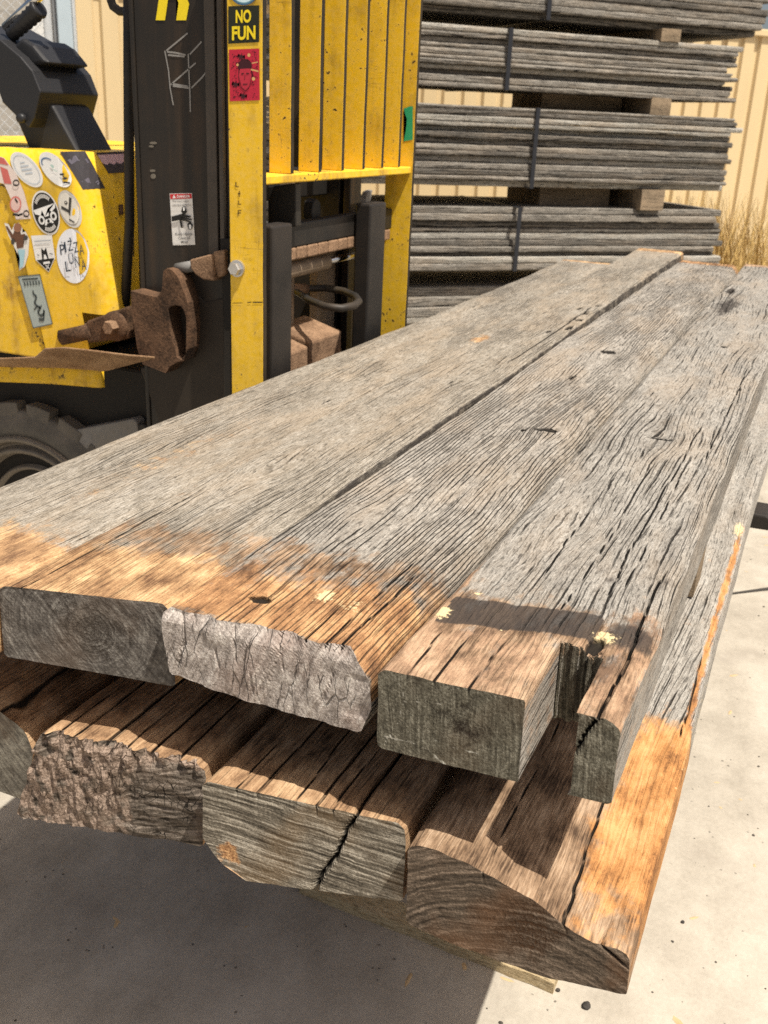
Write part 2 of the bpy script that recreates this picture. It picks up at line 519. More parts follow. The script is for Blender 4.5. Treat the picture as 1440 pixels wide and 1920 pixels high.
def plank(name, label, left, right, zb, zt, xe, xf, mats, seed=1, dz=None, dyl=None, dyr=None, notch=None,
          r=.006, endrough=.0015, endfn=None, cracks=(), holes=(), fresh=None, stain=None, paint=None, fresh_e=None, brown=None,
          grain=.0008, chip=0.0, group=None, extra=None, farrough=.01):
    y0, y1 = np.interp(.8, *zip(*sorted(right))), np.interp(.8, *zip(*sorted(left)))
    width = y1 - y0
    ny = max(24, int(width / .0028)); nz = 30
    v = np.linspace(0, 1, ny + 1)
    if notch:           # line the columns up with the two walls of the slot
        for e in notch['v']:
            v[np.argmin(abs(v - e))] = e
    t = np.linspace(0, 1, nz + 1)
    L = xf - .96
    s = list(np.arange(0, .30, .0035))
    step = .0035
    while s[-1] < L - .06:
        step = min(step * 1.07, .045); s.append(s[-1] + step)
    s += [L - .02, L - .01, L]
    for hh in holes:            # finer stations round the holes and knots
        s += list(hh[0] - .96 + np.linspace(-1.6, 1.6, 15) * hh[2])
    s = np.array(sorted(x for x in s if 0 <= x <= L))
    s = s[np.concatenate([[True], np.diff(s) > 1e-4])]
    nx = len(s) - 1
    X = .96 + s
    # faces of the slab, slot left open
    Mk = np.ones((nx, ny), bool)
    if notch:
        vc = (v[:-1] + v[1:]) / 2
        dep = notch['depth'](vc)
        Mk &= ~((vc > notch['v'][0])[None, :] & (vc < notch['v'][1])[None, :] & (X[:-1][:, None] < .96 + dep[None, :]))
    idx = np.arange((nx + 1) * (ny + 1) * (nz + 1)).reshape(nx + 1, ny + 1, nz + 1)
    F, MI = [], []

    def add(a, b, c, d, mi):
        q = np.stack([a.ravel(), b.ravel(), c.ravel(), d.ravel()], 1); F.append(q); MI.append(np.full(len(q), mi))
    i, j = np.nonzero(Mk)
    add(idx[i, j, nz], idx[i + 1, j, nz], idx[i + 1, j + 1, nz], idx[i, j + 1, nz], 0)
    add(idx[i, j, 0], idx[i, j + 1, 0], idx[i + 1, j + 1, 0], idx[i + 1, j, 0], 0)
    pad = np.pad(Mk, 1)
    kk = np.arange(nz)

    def walls(m, ax, flip, mi):
        I, J = np.nonzero(m)
        I2, J2, K2 = np.repeat(I, nz), np.repeat(J, nz), np.tile(kk, len(I))
        e = (I2, J2 + 1) if ax == 0 else (I2 + 1, J2)
        p = [idx[I2, J2, K2], idx[I2, J2, K2 + 1], idx[e[0], e[1], K2 + 1], idx[e[0], e[1], K2]]
        if flip: p = p[::-1]
        add(*p, mi)
    walls(pad[1:, 1:-1] & ~pad[:-1, 1:-1], 0, False, 1)
    walls(pad[:-1, 1:-1] & ~pad[1:, 1:-1], 0, True, 1)
    walls(pad[1:-1, 1:] & ~pad[1:-1, :-1], 1, True, 0)
    walls(pad[1:-1, :-1] & ~pad[1:-1, 1:], 1, False, 0)
    F = np.concatenate(F); MI = np.concatenate(MI)
    used, inv = np.unique(F, return_inverse=True)
    F = inv.reshape(F.shape)
    I, J, K = np.unravel_index(used, idx.shape)
    xe_v = lerp_tab(xe, v)
    sI, vv, tt = s[I], v[J], t[K]
    xeo = (xe_v - .96)[J]
    xx = X[I] + xeo * np.clip(1 - sI / .25, 0, 1)        # stations near the end follow its skew
    dl = np.minimum(t, 1 - t)
    zmid = np.mean(lerp_tab(zt, v)) - np.mean(lerp_tab(zb, v))
    rd = np.clip(dl * zmid / r, 0, 1)
    rnd = r * (1 - np.sqrt(1 - (1 - rd) ** 2))
    ylx = (lerp_tab(left, t) - rnd)[K] + (dyl(xx) if dyl else 0)
    yrx = (lerp_tab(right, t) + rnd)[K] + (dyr(xx) if dyr else 0)
    # ragged arrises along the length
    top_w = tt ** 6
    ragl = (fbm(xx * 9, 3.1, 0, seed + 3, 3) - .5) * .010 + (fbm(xx * 2, 9.1, 0, seed + 5, 2) - .5) * .012
    ragr = (fbm(xx * 9, 7.7, 0, seed + 4, 3) - .5) * .010 + (fbm(xx * 2, 1.3, 0, seed + 6, 2) - .5) * .012
    ylx = ylx + ragl * (.45 + .55 * top_w); yrx = yrx + ragr * (.45 + .55 * top_w)
    yy = yrx + (ylx - yrx) * vv
    ztv = lerp_tab(zt, v); zbv = lerp_tab(zb, v)
    de = np.minimum(v, 1 - v) * width
    er = np.clip(de / (r * 1.3), 0, 1)
    top_round = r * .8 * (1 - np.sqrt(1 - (1 - er) ** 2))
    zz = zbv[J] + (ztv - top_round - zbv)[J] * tt
    if dz: zz += dz(xx, yy)
    topm = tt ** 4
    # long-grain ridges and hollows of the weathered faces
    wob = (fbm(xx * 1.5, yy * 8, 0.3, seed + 11, 2) - .5) * .05
    gr = fbm(xx * 2.6, (yy + wob) * 60, 0.7, seed + 12, 2)
    zz += (gr - .5) * 2 * grain * topm + (fbm(xx * 2.2, yy * 9, 1.5, seed + 13, 3) - .5) * .004 * topm
    # the cut end
    ew = np.exp(-((xx - .96 - xeo) / .010).clip(0) ** 1.5)
    en = (fbm(yy * 45, zz * 45, 2.2, seed + 21, 3) - .5) * 2 * endrough
    if endfn is not None: en = en + endfn(yy, zz, tt)
    if chip: en = en + chip * np.floor(vnoise(yy * 55, 4.4, 0, seed + 31) * 3) / 3 * (tt ** 10)
    xx = xx + en * ew
    fw = np.exp(-((xf - X[I]) / .015) ** 1.5)
    xx += (fbm(yy * 25, zz * 30, 6.1, seed + 22, 3) - .5) * 2 * farrough * fw
    crk = np.zeros_like(xx)
    zr = zt if not isinstance(zt, (list, tuple)) else max(b for a, b in zt)
    for cdef in cracks:
        cy, slope, cw, cd, x1 = cdef[:5]
        zlo = cdef[5] if len(cdef) > 5 else -9
        x0 = cdef[6] if len(cdef) > 6 else -9
        zhi = cdef[7] if len(cdef) > 7 else 99
        wv = (vnoise(xx * 9, zz * 25, 3.3, seed + int(cy * 991)) - .5) * .010 + (vnoise(xx * 40, zz * 90, 3.3, seed + 7) - .5) * .003
        cdist = np.abs(yy - (cy + slope * (zz - zr) + wv))
        taper = sstep(x1, x1 - .08, xx) * sstep(x0 - .04, x0 + .04, xx) * sstep(zlo - .004, zlo + .004, zz) * sstep(zhi + .004, zhi - .004, zz)
        if cd < .008: taper = taper * (1 - ew * (1 - tt ** 14))     # a seasoning check only nicks the end's top edge
        g_ = np.exp(-(cdist / cw) ** 2) * taper
        crk = np.maximum(crk, g_)
        zz -= cd * g_ * topm
        xx += cd * 1.2 * g_ * ew
    for hx, hy, ha, hb, hd in holes:
        q = ((xx - hx) / ha) ** 2 + ((yy - hy) / hb) ** 2
        q = q * (1 + 1.3 * (fbm(xx * 150, yy * 150, 1, seed + 41, 2) - .5))
        g_ = np.exp(-q ** 2) * topm
        crk = np.maximum(crk, g_); zz -= hd * g_
    V = np.stack([xx, yy, zz], 1)
    wx, wy, wz = V.T
    og = np.array([.96, (y0 + y1) / 2, zr])
    me = mesh_np(name, V - og, F, MI)
    one = np.ones(len(V)); zero = np.zeros(len(V))
    ev = lambda f: (f(wx, wy, wz) if f else zero)
    fattr(me, 'crack', crk)
    fattr(me, 'fresh', ev(fresh)); fattr(me, 'brown', ev(brown))
    fattr(me, 'stain', ev(stain)); fattr(me, 'paint', ev(paint)); fattr(me, 'fresh_e', ev(fresh_e))
    o = link(name, me, mats)
    o.location = og
    return tag(o, label, 'plank', group)


def band(x, a, b, soft=.03):
    return sstep(a - soft, a + soft, x) * (1 - sstep(b - soft, b + soft, x))


def blob(wx, wy, cx, cy, ax, ay):
    return np.exp(-(((wx - cx) / ax) ** 2 + ((wy - cy) / ay) ** 2))


W_pale = wood_mat('weathered_timber_pale', grey=((.088, .076, .060), (.238, .210, .170), (.425, .392, .342)), tan_amt=.45, lines=((105., .0007, .62), (230., .00042, .6)), wander=.8, bump=.8, knots=((.55, .03, .12, .05), (1.5, -.05, .16, .06), (2.5, .04, .2, .06)),
                  fresh_cols=((.14, .075, .04), (.36, .215, .108), (.60, .425, .23)))
W_grey = wood_mat('weathered_timber_furrowed', grey=((.078, .071, .062), (.25, .228, .198), (.45, .42, .375)), tan_amt=.45, lines=((118., .00095, .9), (58., .0013, .5)), wander=.75, raw_calm=.25, knots=((1.085, -.076, .10, .05), (1.967, -.02, .13, .05), (.42, .05, .09, .035), (2.9, .03, .16, .05)), bump=1.0,
                  fresh_cols=((.12, .062, .032), (.34, .18, .083), (.55, .35, .175)))
W_split = wood_mat('weathered_timber_split', grey=((.085, .077, .067), (.25, .232, .205), (.435, .412, .372)), tan_amt=.4, lines=((46., .0014, .62), (112., .00075, .7)), wander=.95, bump=1.0, raw_calm=.68, knots=((3.46, .10, .16, .06), (1.14, .0, .12, .05), (.55, .06, .10, .04), (2.3, -.04, .16, .05)),
                   fresh_cols=((.15, .095, .062), (.34, .215, .135), (.50, .35, .225)))
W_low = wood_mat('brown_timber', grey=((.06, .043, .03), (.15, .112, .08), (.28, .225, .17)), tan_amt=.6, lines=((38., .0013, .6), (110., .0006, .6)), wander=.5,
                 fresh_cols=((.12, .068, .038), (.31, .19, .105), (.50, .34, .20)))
W_orange = wood_mat('orange_timber', grey=((.10, .092, .082), (.28, .262, .235), (.47, .45, .41)), tan_amt=.3, lines=((45., .0013, .5), (120., .0006, .5)), wander=.8,
                    raw_calm=.72,
                    fresh_cols=((.15, .066, .026), (.41, .195, .068), (.55, .31, .13)))

E_B = end_mat('cut_end_grey_ringed', ((.030, .026, .023), (.10, .09, .08), (.24, .225, .20)), pith=(-.005, -.05), ring=(230, .5), saw=(.9, .35, 240), kn=(-.005, -.045, .05, (.045, .037, .03)), warm=(.12, .085, .06), warm_amt=.4)
E_C = end_mat('cut_end_pale_checked', ((.13, .11, .095), (.33, .29, .26), (.55, .51, .46)), ring=(60, .1), saw=(-1.15, .45, 190), check=(.4, (60, 16)), speck=.6, warm=(.28, .205, .17), warm_amt=.5, bump=1.1)
E_D = end_mat('cut_end_olive', ((.030, .027, .020), (.105, .096, .072), (.25, .235, .185)), pith=(.03, -.055), ring=(210, .35), saw=(1.50, .45, 300), speck=.6, kn=(.03, -.055, .026, (.018, .011, .008)), warm=(.085, .062, .04), warm_amt=.5, raw=((.22, .21, .17), (.50, .48, .42)), bump=1.0)
E_L2 = end_mat('broken_end_crumbled', ((.025, .02, .015), (.10, .082, .065), (.24, .20, .165)), ring=(90, .1), saw=(-.30, .75, 170), check=(.85, (75, 75)), speck=.4, warm=(.20, .14, .10), warm_amt=.4, bump=1.0, raw=((.11, .078, .058), (.34, .26, .205)))
E_L3 = end_mat('cut_end_striped', ((.035, .03, .023), (.15, .13, .10), (.42, .38, .31)), ring=(40, .1), saw=(.10, .85, 200), warm=(.20, .12, .05), warm_amt=.3, bump=.9)
E_L4 = end_mat('cut_end_brown_ringed', ((.03, .024, .018), (.105, .08, .058), (.26, .20, .15)), pith=(-.03, -.30), ring=(190, .85), saw=(-.25, .3, 180), kn=(-.01, -.075, .05, (.06, .03, .014)), warm=(.13, .06, .025), warm_amt=.5)
E_L1 = end_mat('cut_end_dull', ((.06, .053, .042), (.15, .135, .11), (.27, .25, .2)), ring=(60, .3), saw=(.8, .4, 200))

ZT, ZB, LT, LB = 1.05, .942, .828, .702


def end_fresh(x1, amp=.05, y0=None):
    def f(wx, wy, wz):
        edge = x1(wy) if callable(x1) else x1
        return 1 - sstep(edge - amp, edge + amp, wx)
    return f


tg = 'planks laid side by side on the forks'
# upper layer, left to right in the photograph
plank('timber_plank', 'weathered plank nearest the forklift, at the left edge of the upper layer', [(0, 1.195), (1, 1.2)], [(0, .948), (1, .942)], ZB, ZT - .002, .90, 4.95, (W_pale, E_B), seed=3,
      fresh=lambda x, y, z: np.maximum(1 - sstep(1.02, 1.16, x), .95 * sstep(4.86, 4.93, x)) + .38 * blob(x, y, 1.5, 1.06, .35, .05), dyl=lambda x: .012 * np.sin(x * 1.3), group=tg,
      holes=[(2.0, .99, .03, .004, .01), (2.6, 1.06, .02, .005, .01)])
fB = lambda y: 1.10 + .04 * np.sin(y * 40) * .3
plank('timber_plank', 'weathered grey plank with fresh orange near end and dark knotty end face', [(0, .94), (1, .938)], [(0, .701), (1, .707)], [(0, ZB - .012), (.5, ZB - .006), (1, ZB)], ZT, [(0, .978), (1, .922)], 5.5, (W_pale, E_B), seed=9,
      dz=lambda x, y: .006 * sstep(1.1, 1.6, x) + .018 * sstep(2.2, 4.6, x), stain=lambda x, y, z: .6 * (z < ZT - .002 + .018 * sstep(2.2, 4.6, x)) * (y < .718) * sstep(1.2, 1.5, x),
      brown=lambda x, y, z: .62 * (1 - sstep(1.16, 1.30, x + .2 * (y - .82))),
      fresh=lambda x, y, z: np.maximum(1.15 - 1.15 * sstep(1.04, 1.17, x + .25 * (y - .82)), .98 * sstep(5.36, 5.42, x)) + .9 * blob(x, y, 2.82, .90, .07, .03) + .3 * blob(x, y, 1.32, .93, .2, .03),
      holes=[(3.3, .725, .03, .012, .012), (3.42, .735, .03, .012, .012), (3.15, .72, .05, .008, .010), (3.6, .73, .03, .01, .01), (3.05, .76, .03, .006, .007), (3.5, .77, .04, .006, .007), (2.3, .80, .025, .004, .01)],
      cracks=[(.74, 0, .003, .004, 3.6, -9, 2.6), (.905, 0, .0016, .002, 1.4)], group=tg)


def end_crack(pa, pb, X, zr, w=.0016, d=.009):
    a_, b_ = atX(*pa, X), atX(*pb, X)
    m_ = (b_[1] - a_[1]) / (b_[2] - a_[2])
    return (a_[1] - m_ * (a_[2] - zr), m_, w, d, .985, min(a_[2], b_[2]), -9, max(a_[2], b_[2]))


def chunkC(yy, zz, t):
    n = vnoise(yy * 30 + zz * 9, zz * 12, 1.2, 77)
    st = np.clip((n * 4 - np.floor(n * 4) - .8) / .2, 0, 1) + np.floor(n * 4)
    return (st / 4 - .5) * .007 + (fbm(yy * 70, zz * 14, .4, 78, 2) - .5) * .005 + .016 * sstep(.82, 1, t) * (vnoise(yy * 42, 2.2, 1, 5) - .2)


plank('timber_plank', 'furrowed grey plank with pale cracked chipped end face and a dark nail hole', [(0, .690), (.6, .698), (1, .701)], [(0, .424), (.35, .412), (.72, .416), (1, .440)], [(0, ZB + .008), (.5, ZB + .012), (1, ZB + .026)], ZT + .008, [(0, .966), (1, .950)], 5.35, (W_grey, E_C), seed=21, r=.004,
      dz=lambda x, y: -.010 * sstep(1.1, 1.6, x), dyl=lambda x: -.001 * sstep(1.2, 2, x), endfn=chunkC, endrough=.002, chip=.007, grain=.0018,
      brown=lambda x, y, z: .62 * (1 - sstep(1.18, 1.32, x + .12 * (y - .6))) * (z > ZB + .05),
      fresh=lambda x, y, z: np.maximum(1.0 - 1.0 * sstep(1.02, 1.22, x + .12 * (y - .6)), .95 * sstep(5.22, 5.28, x)) * (z > ZB + .05) + 1.1 * blob(x, y, 1.06, .428, .07, .012) + .55 * blob(x, y, 1.22, .405, .06, .02) - .5 * (x < .972),
      paint=lambda x, y, z: .85 * blob(x, y, 1.085, .535, .022, .014) + .5 * blob(x, y, 1.075, .49, .03, .03),
      holes=[(1.040, .606, .013, .014, .010), (2.045, .492, .016, .026, .006), (2.927, .548, .030, .026, .006), (2.55, .56, .03, .006, .01), (2.02, .535, .012, .006, .01)],
      cracks=[(.66, .55, .0022, .006, 1.0), (.615, -.2, .0022, .006, .985, .985), (.585, -.12, .0018, .005, .98, .96), (.5, .3, .0016, .004, 1.1), (.455, 0, .002, .004, 1.25), (.475, 0, .0016, .003, 1.3)] +
      [end_crack(a_, b_, .955, ZT + .008, w_) for a_, b_, w_ in (((336, 1148), (350, 1205), .0016), ((350, 1200), (341, 1242), .0018), ((403, 1205), (412, 1252), .0015), ((432, 1168), (444, 1240), .0016), ((594, 1328), (622, 1262), .0017), ((520, 1200), (530, 1262), .0012), ((470, 1262), (476, 1300), .0012))], group=tg)
def chalk_D(x, y, z):
    """pale saw scratches on the end face"""
    out = np.zeros_like(y)
    for pl_, w_ in ((((740, 1268), (757, 1283), (762, 1305), (750, 1350), (724, 1392)), .0016), (((726, 1375), (770, 1385), (805, 1402), (845, 1440), (872, 1456)), .0030), (((745, 1310), (790, 1312), (830, 1318)), .0012), (((800, 1378), (860, 1404), (930, 1420)), .0011)):
        q_ = [atX(a_, b_, .966) for a_, b_ in pl_]
        for a_, b_ in zip(q_, q_[1:]):
            ay, az, by, bz = a_[1], a_[2], b_[1], b_[2]
            tt_ = np.clip(((y - ay) * (by - ay) + (z - az) * (bz - az)) / ((by - ay) ** 2 + (bz - az) ** 2), 0, 1)
            dd = np.hypot(y - ay - tt_ * (by - ay), z - az - tt_ * (bz - az))
            out = np.maximum(out, .62 * np.exp(-(dd / w_) ** 2))
    return out * (x < .99)


vD = lambda y: (y - .118) / (.397 - .118)
plank('timber_plank', 'split grey plank with a deep slot cut into its end beside a dark creosote band', [(0, .394), (.15, .3965), (1, .397)], [(0, .118), (1, .120)], ZB, [(0, ZT - .006), (.05, ZT), (1, ZT)], [(0, .975), (.55, .966), (1, .958)], 5.42, (W_split, E_D), seed=33, r=.005,
      notch=dict(v=(vD(.164), vD(.224)), depth=lambda vc: .158 + .012 * (vnoise(vc * 60, 1, 1, 3) - .5) - .012 * (vc < vD(.185))), grain=.0012,
      brown=lambda x, y, z: .75 * (1 - sstep(1.12, 1.36, x)) * sstep(1.025, 1.042, z),
      fresh=lambda x, y, z: (.62 - .62 * sstep(1.06, 1.2, x - .25 * (y < .16) * .6)) * sstep(1.025, 1.042, z) + 1.0 * blob(x, y, 1.23, .393, .09, .012) + .9 * sstep(5.3, 5.36, x) * (y > .25) + .3 * (1 - sstep(1.1, 1.5, x)) * (z < 1.03),
      fresh_e=chalk_D,
      stain=lambda x, y, z: np.maximum(band(x, 1.105 + .25 * (.37 - y), 1.185 + .2 * (.37 - y), .012) * (y > .19) * (y < .385), .95 * blob(x, y, 1.18, .150, .05, .035)) + .35 * band(x, 1.25, 1.42, .06) * (y < .35) + .75 * blob(x, y, 4.0, .33, .3, .05) + .9 * blob(x, y, 4.42, .36, .10, .02),
      paint=lambda x, y, z: .95 * blob(x, y, 1.163, .177, .020, .017) + .9 * blob(x, y, 1.13, .384, .024, .012) + .7 * blob(x, y, 1.12, .30, .004, .004) + .65 * blob(x, y, 1.205, .36, .008, .014),
      holes=[(4.42, .362, .05, .012, .03), (2.1, .262, .008, .03, .008), (3.2, .255, .02, .01, .01), (3.6, .44, .03, .006, .01), (1.14, .185, .025, .012, .012)],
      cracks=[(.143, -.5, .0019, .008, 1.45, .998), (.20, 0, .0016, .004, 2.3, -9, 1.25), (.185, 0, .0012, .003, 1.9, -9, 1.3), (.245, 0, .0013, .003, 2.0, -9, 1.2), (.33, 0, .0016, .003, 1.13), (.29, 0, .0016, .003, 1.15), (.365, 0, .0016, .003, 1.12), (.30, 0, .0012, .003, 1.9, -9, 1.3), (.16, 0, .0015, .004, 3.0, -9, 2.0)],
      group=tg)
# lower layer; first three coloured darker behind their near ends, deepening the upper layer's shade
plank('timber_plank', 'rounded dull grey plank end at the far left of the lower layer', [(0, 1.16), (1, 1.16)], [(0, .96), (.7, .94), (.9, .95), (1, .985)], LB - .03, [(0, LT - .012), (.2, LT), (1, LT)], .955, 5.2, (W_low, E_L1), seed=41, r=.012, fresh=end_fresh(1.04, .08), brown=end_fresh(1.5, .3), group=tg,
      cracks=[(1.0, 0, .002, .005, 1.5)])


def crumble(yy, zz, t):
    n = fbm(yy * 120, zz * 60, 1.1, 5, 3); c = np.floor(vnoise(yy * 150, zz * 70, 2.2, 9) * 4) / 4
    w = np.clip(sstep(.70, .80, yy + .25 * (zz - .765)) + sstep(.74, 1.0, t), 0, 1)
    return w * (.45 + .55 * t) * ((n - .4) * .018 + (c - .5) * .009) + (1 - w) * ((vnoise(yy * 8, zz * 220, 1, 3) - .5) * .006)


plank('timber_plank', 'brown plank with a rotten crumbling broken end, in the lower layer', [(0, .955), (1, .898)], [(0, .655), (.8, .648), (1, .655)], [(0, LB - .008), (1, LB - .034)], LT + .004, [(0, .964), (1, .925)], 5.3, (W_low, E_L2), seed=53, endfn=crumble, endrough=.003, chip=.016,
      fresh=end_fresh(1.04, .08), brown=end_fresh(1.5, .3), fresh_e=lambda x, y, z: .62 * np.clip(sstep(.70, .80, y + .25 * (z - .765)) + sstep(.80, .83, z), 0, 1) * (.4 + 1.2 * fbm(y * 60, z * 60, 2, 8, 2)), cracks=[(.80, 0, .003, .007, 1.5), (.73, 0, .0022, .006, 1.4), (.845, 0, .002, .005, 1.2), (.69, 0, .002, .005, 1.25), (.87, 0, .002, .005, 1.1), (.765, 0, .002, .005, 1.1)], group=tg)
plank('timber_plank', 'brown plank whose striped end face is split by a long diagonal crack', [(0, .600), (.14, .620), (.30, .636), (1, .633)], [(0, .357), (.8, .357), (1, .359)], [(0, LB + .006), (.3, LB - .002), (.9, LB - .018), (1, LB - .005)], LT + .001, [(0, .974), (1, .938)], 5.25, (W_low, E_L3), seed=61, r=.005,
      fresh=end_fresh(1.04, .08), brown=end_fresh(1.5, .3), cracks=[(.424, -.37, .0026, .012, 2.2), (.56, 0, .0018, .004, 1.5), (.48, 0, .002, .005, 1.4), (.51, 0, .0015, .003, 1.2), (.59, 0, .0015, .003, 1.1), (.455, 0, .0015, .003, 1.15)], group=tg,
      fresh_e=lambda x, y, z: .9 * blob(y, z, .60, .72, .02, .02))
plank('timber_plank', 'brown plank with a bright orange edge and sloping waney corner, rightmost of the lower layer', [(0, .342), (1, .345)], [(0, .066), (.7, .068), (1, .070)], [(0, LB - .004), (.35, LB - .015), (.8, LB - .010), (1, LB - .002)], [(0, .762), (.135, .760), (.282, .7746), (.43, .797), (.604, .8106), (.75, .8205), (.88, .826), (1, .826)],
      [(0, .960), (1, .950)], 5.3, (W_orange, E_L4), seed=71, r=.008, endrough=.002,
      dz=lambda x, y: sstep(1.2, 1.9, x) * sstep(.30, .08, y) * .052,
      brown=lambda x, y, z: 1.1 * (1 - sstep(1.42, 1.5, x)) + .9 * (y > .24),
      fresh=lambda x, y, z: .88 * (1 - sstep(1.38, 1.50, x + (y - .1) * .2)) * sstep(.19, .12, y) * (.35 + .65 * sstep(.98, 1.12, x)) + .95 * (blob(y, x, .079, 1.8, .006, .9) * band(x, 1.3, 2.3, .1)) + .1,
      stain=lambda x, y, z: .35 * blob(x, y, 1.3, .21, .15, .02),
      paint=lambda x, y, z: .95 * blob(x, y, 2.29, .086, .05, .014) + .4 * blob(y, x, .068, 1.5, .004, .35),
      cracks=[(.168, .3, .0016, .004, 1.5), (.2105, 1.6, .0028, .012, 1.0, .741), (.25, 0, .0010, .002, 1.5), (.082, 0, .0013, .004, 1.75, -9, 1.4)], group=tg)

# bearers between the two layers
BW = wood_mat('bearer_timber', lines=((45., .001, .5),), tan_amt=.8, grey=((.07, .05, .033), (.19, .145, .097), (.32, .25, .17)))


def rough_box(name, lo, hi, mat, seed=1, n=(4, 24, 4), amp=.004, parent=None):
    (x0, y0, z0), (x1, y1, z1) = lo, hi
    bm = bmesh.new()
    bmesh.ops.create_cube(bm, size=1)
    big = max(x1 - x0, y1 - y0, z1 - z0)
    ax = [x1 - x0, y1 - y0, z1 - z0].index(big)
    ed = [e for e in bm.edges if abs((e.verts[0].co - e.verts[1].co)[ax]) > .5]
    bmesh.ops.subdivide_edges(bm, edges=ed, cuts=int(big / .06) + 2, use_grid_fill=True)
    ed = [e for e in bm.edges if abs((e.verts[0].co - e.verts[1].co)[ax]) < 1e-5]
    bmesh.ops.subdivide_edges(bm, edges=ed, cuts=2, use_grid_fill=True)
    rs = np.random.RandomState(seed)
    co = np.array([v.co[:] for v in bm.verts])
    cen = np.array([(x0 + x1) / 2, (y0 + y1) / 2, (z0 + z1) / 2]); sz = np.array([x1 - x0, y1 - y0, z1 - z0])
    p = co * sz
    q = p * 1.0; q[:, ax] *= 4
    for k in range(3):
        p[:, k] += (fbm(q[:, 0] * 9 + 3 * k, q[:, 1] * 9, q[:, 2] * 9, seed + k, 2) - .5) * 2 * amp
    for v_, c_ in zip(bm.verts, p): v_.co = c_
    me = bpy.data.meshes.new(name); bm.to_mesh(me); bm.free()
    for a in ('crack', 'fresh', 'stain', 'paint', 'fresh_e', 'brown'): fattr(me, a, np.zeros(len(me.vertices)))
    o = link(name, me, mat, parent)
    o.location = cen
    return o


tag(rough_box('bearer', (1.86, .128, LT - .012), (1.96, 1.16, ZB + .004), BW, 5), 'short brown bearer end showing in the gap between the plank layers', 'bearer')
tag(rough_box('bearer', (4.2, .15, LT + .03), (4.3, 1.16, ZB + .002), BW, 6), 'brown bearer between the plank layers near their far end', 'bearer')
# pale batten lying on the concrete
p0, p1 = atZ(560, 1655, .03), atZ(1040, 1842, .03)
bd = p1 - p0; bl = np.linalg.norm(bd); bd /= bl
W_bat = wood_mat('fresh_batten_timber', lines=((60., .0006, .3),), grey=((.20, .14, .07), (.40, .31, .18), (.62, .52, .34)), tan_amt=.3, tan=(.6, .45, .2))
bt = rough_box('batten', (0, .0, 0), (bl, .06, .028), W_bat, 9, amp=.005)
bt.location = (p0 + p1) / 2 + np.array([-bd[1], bd[0], 0]) * .03 + np.array([0, 0, -.0165]); bt.rotation_euler = (0, 0, math.atan2(bd[1], bd[0]))
tag(bt, 'pale yellow splintered batten lying on the concrete under the planks', 'batten')


# ------------------------------------------------------------------ the forklift
YEL = (.79, .49, .014)
M_yel = paint_mat('yellow_paint', YEL, amt=.55, rough=.42, chip_amt=.03)
M_yel_body = paint_mat('yellow_body_paint', (.80, .50, .012), amt=.5, rough=.35, scale=6, chip_amt=.02)
M_yel_rust = paint_mat('rusted_yellow_paint', YEL, grime=(.16, .07, .025), amt=.95, rough=.6, scale=7, chip_amt=.08)
M_mast = paint_mat('mast_black_paint', (.019, .0165, .014), grime=(.062, .038, .022), amt=.75, rough=.42, scale=1.6, chip_amt=0, streak=True, fade=.0)
M_rust = rust_mat('rusty_steel', (.028, .015, .008), (.15, .082, .045))
M_rust_l = rust_mat('bright_rusty_steel', (.11, .062, .034), (.32, .20, .12))
M_dark = plain_mat('dark_steel', (.018, .016, .014), .5, .0, .4, 25, .15, dust=(.04, .03, .022))
M_fork = plain_mat('fork_steel', (.015, .0135, .0125), .5, .0, .4, 18, .2, dust=(.038, .031, .026))
M_under = plain_mat('oily_black', (.012, .010, .008), .7)
M_plastic = plain_mat('black_plastic', (.022, .022, .024), .42, 0, .1, 200, .05)
M_rubber = plain_mat('tyre_rubber', (.10, .092, .08), .75, 0, .3, 50, .3, dust=(.17, .15, .125))
M_hose = plain_mat('hose_rubber', (.022, .02, .018), .55, 0, .2, 60, .1, dust=(.055, .042, .03))
M_greyp = plain_mat('grey_paint', (.20, .195, .19), .6, 0, .3, 40, .1, dust=(.18, .16, .13))
M_chrome = plain_mat('chrome', (.6, .6, .6), .18, 1.0, .1)
M_zinc = plain_mat('zinc_bolt', (.55, .55, .55), .35, .8, .2)
M_beige_steel = plain_mat('worn_steel', (.32, .24, .165), .6, .2, .4, 20, .2)
_solid = {}


def solid(col, rough=.55):
    k = tuple(round(c, 3) for c in col)
    if k not in _solid: _solid[k] = plain_mat('print_%d' % len(_solid), col, rough, 0, .12, 60, .03)
    return _solid[k]


FL = tag(empty('forklift', (2.6, 2.0, 0)), 'yellow forklift covered in stickers, its forks under the planks', 'forklift')


def fpart(mb, name, mat, bevel=.004, seg=2, parent=None, label=None, fix=True):
    o = mb.build(name, mat, None, bevel, seg, fix)
    par = parent or FL
    o.parent = par
    o.matrix_parent_inverse = Matrix.Translation(-Vector((2.6, 2.0, 0)))
    if parent: o.matrix_parent_inverse = Matrix.Identity(4)
    if label: o['label'] = label
    return o


M_edge = plain_mat('worn_paint_edge', (.045, .032, .016), .7, 0, .6, 30, .2, dust=(.012, .010, .008))


def worn_front(o):
    me = o.data; me.materials.append(M_edge)
    for p in me.polygons:
        if p.normal.y < -.8: p.material_index = 1


def pX(pts, X): return [atX(a, b, X) for a, b in pts]


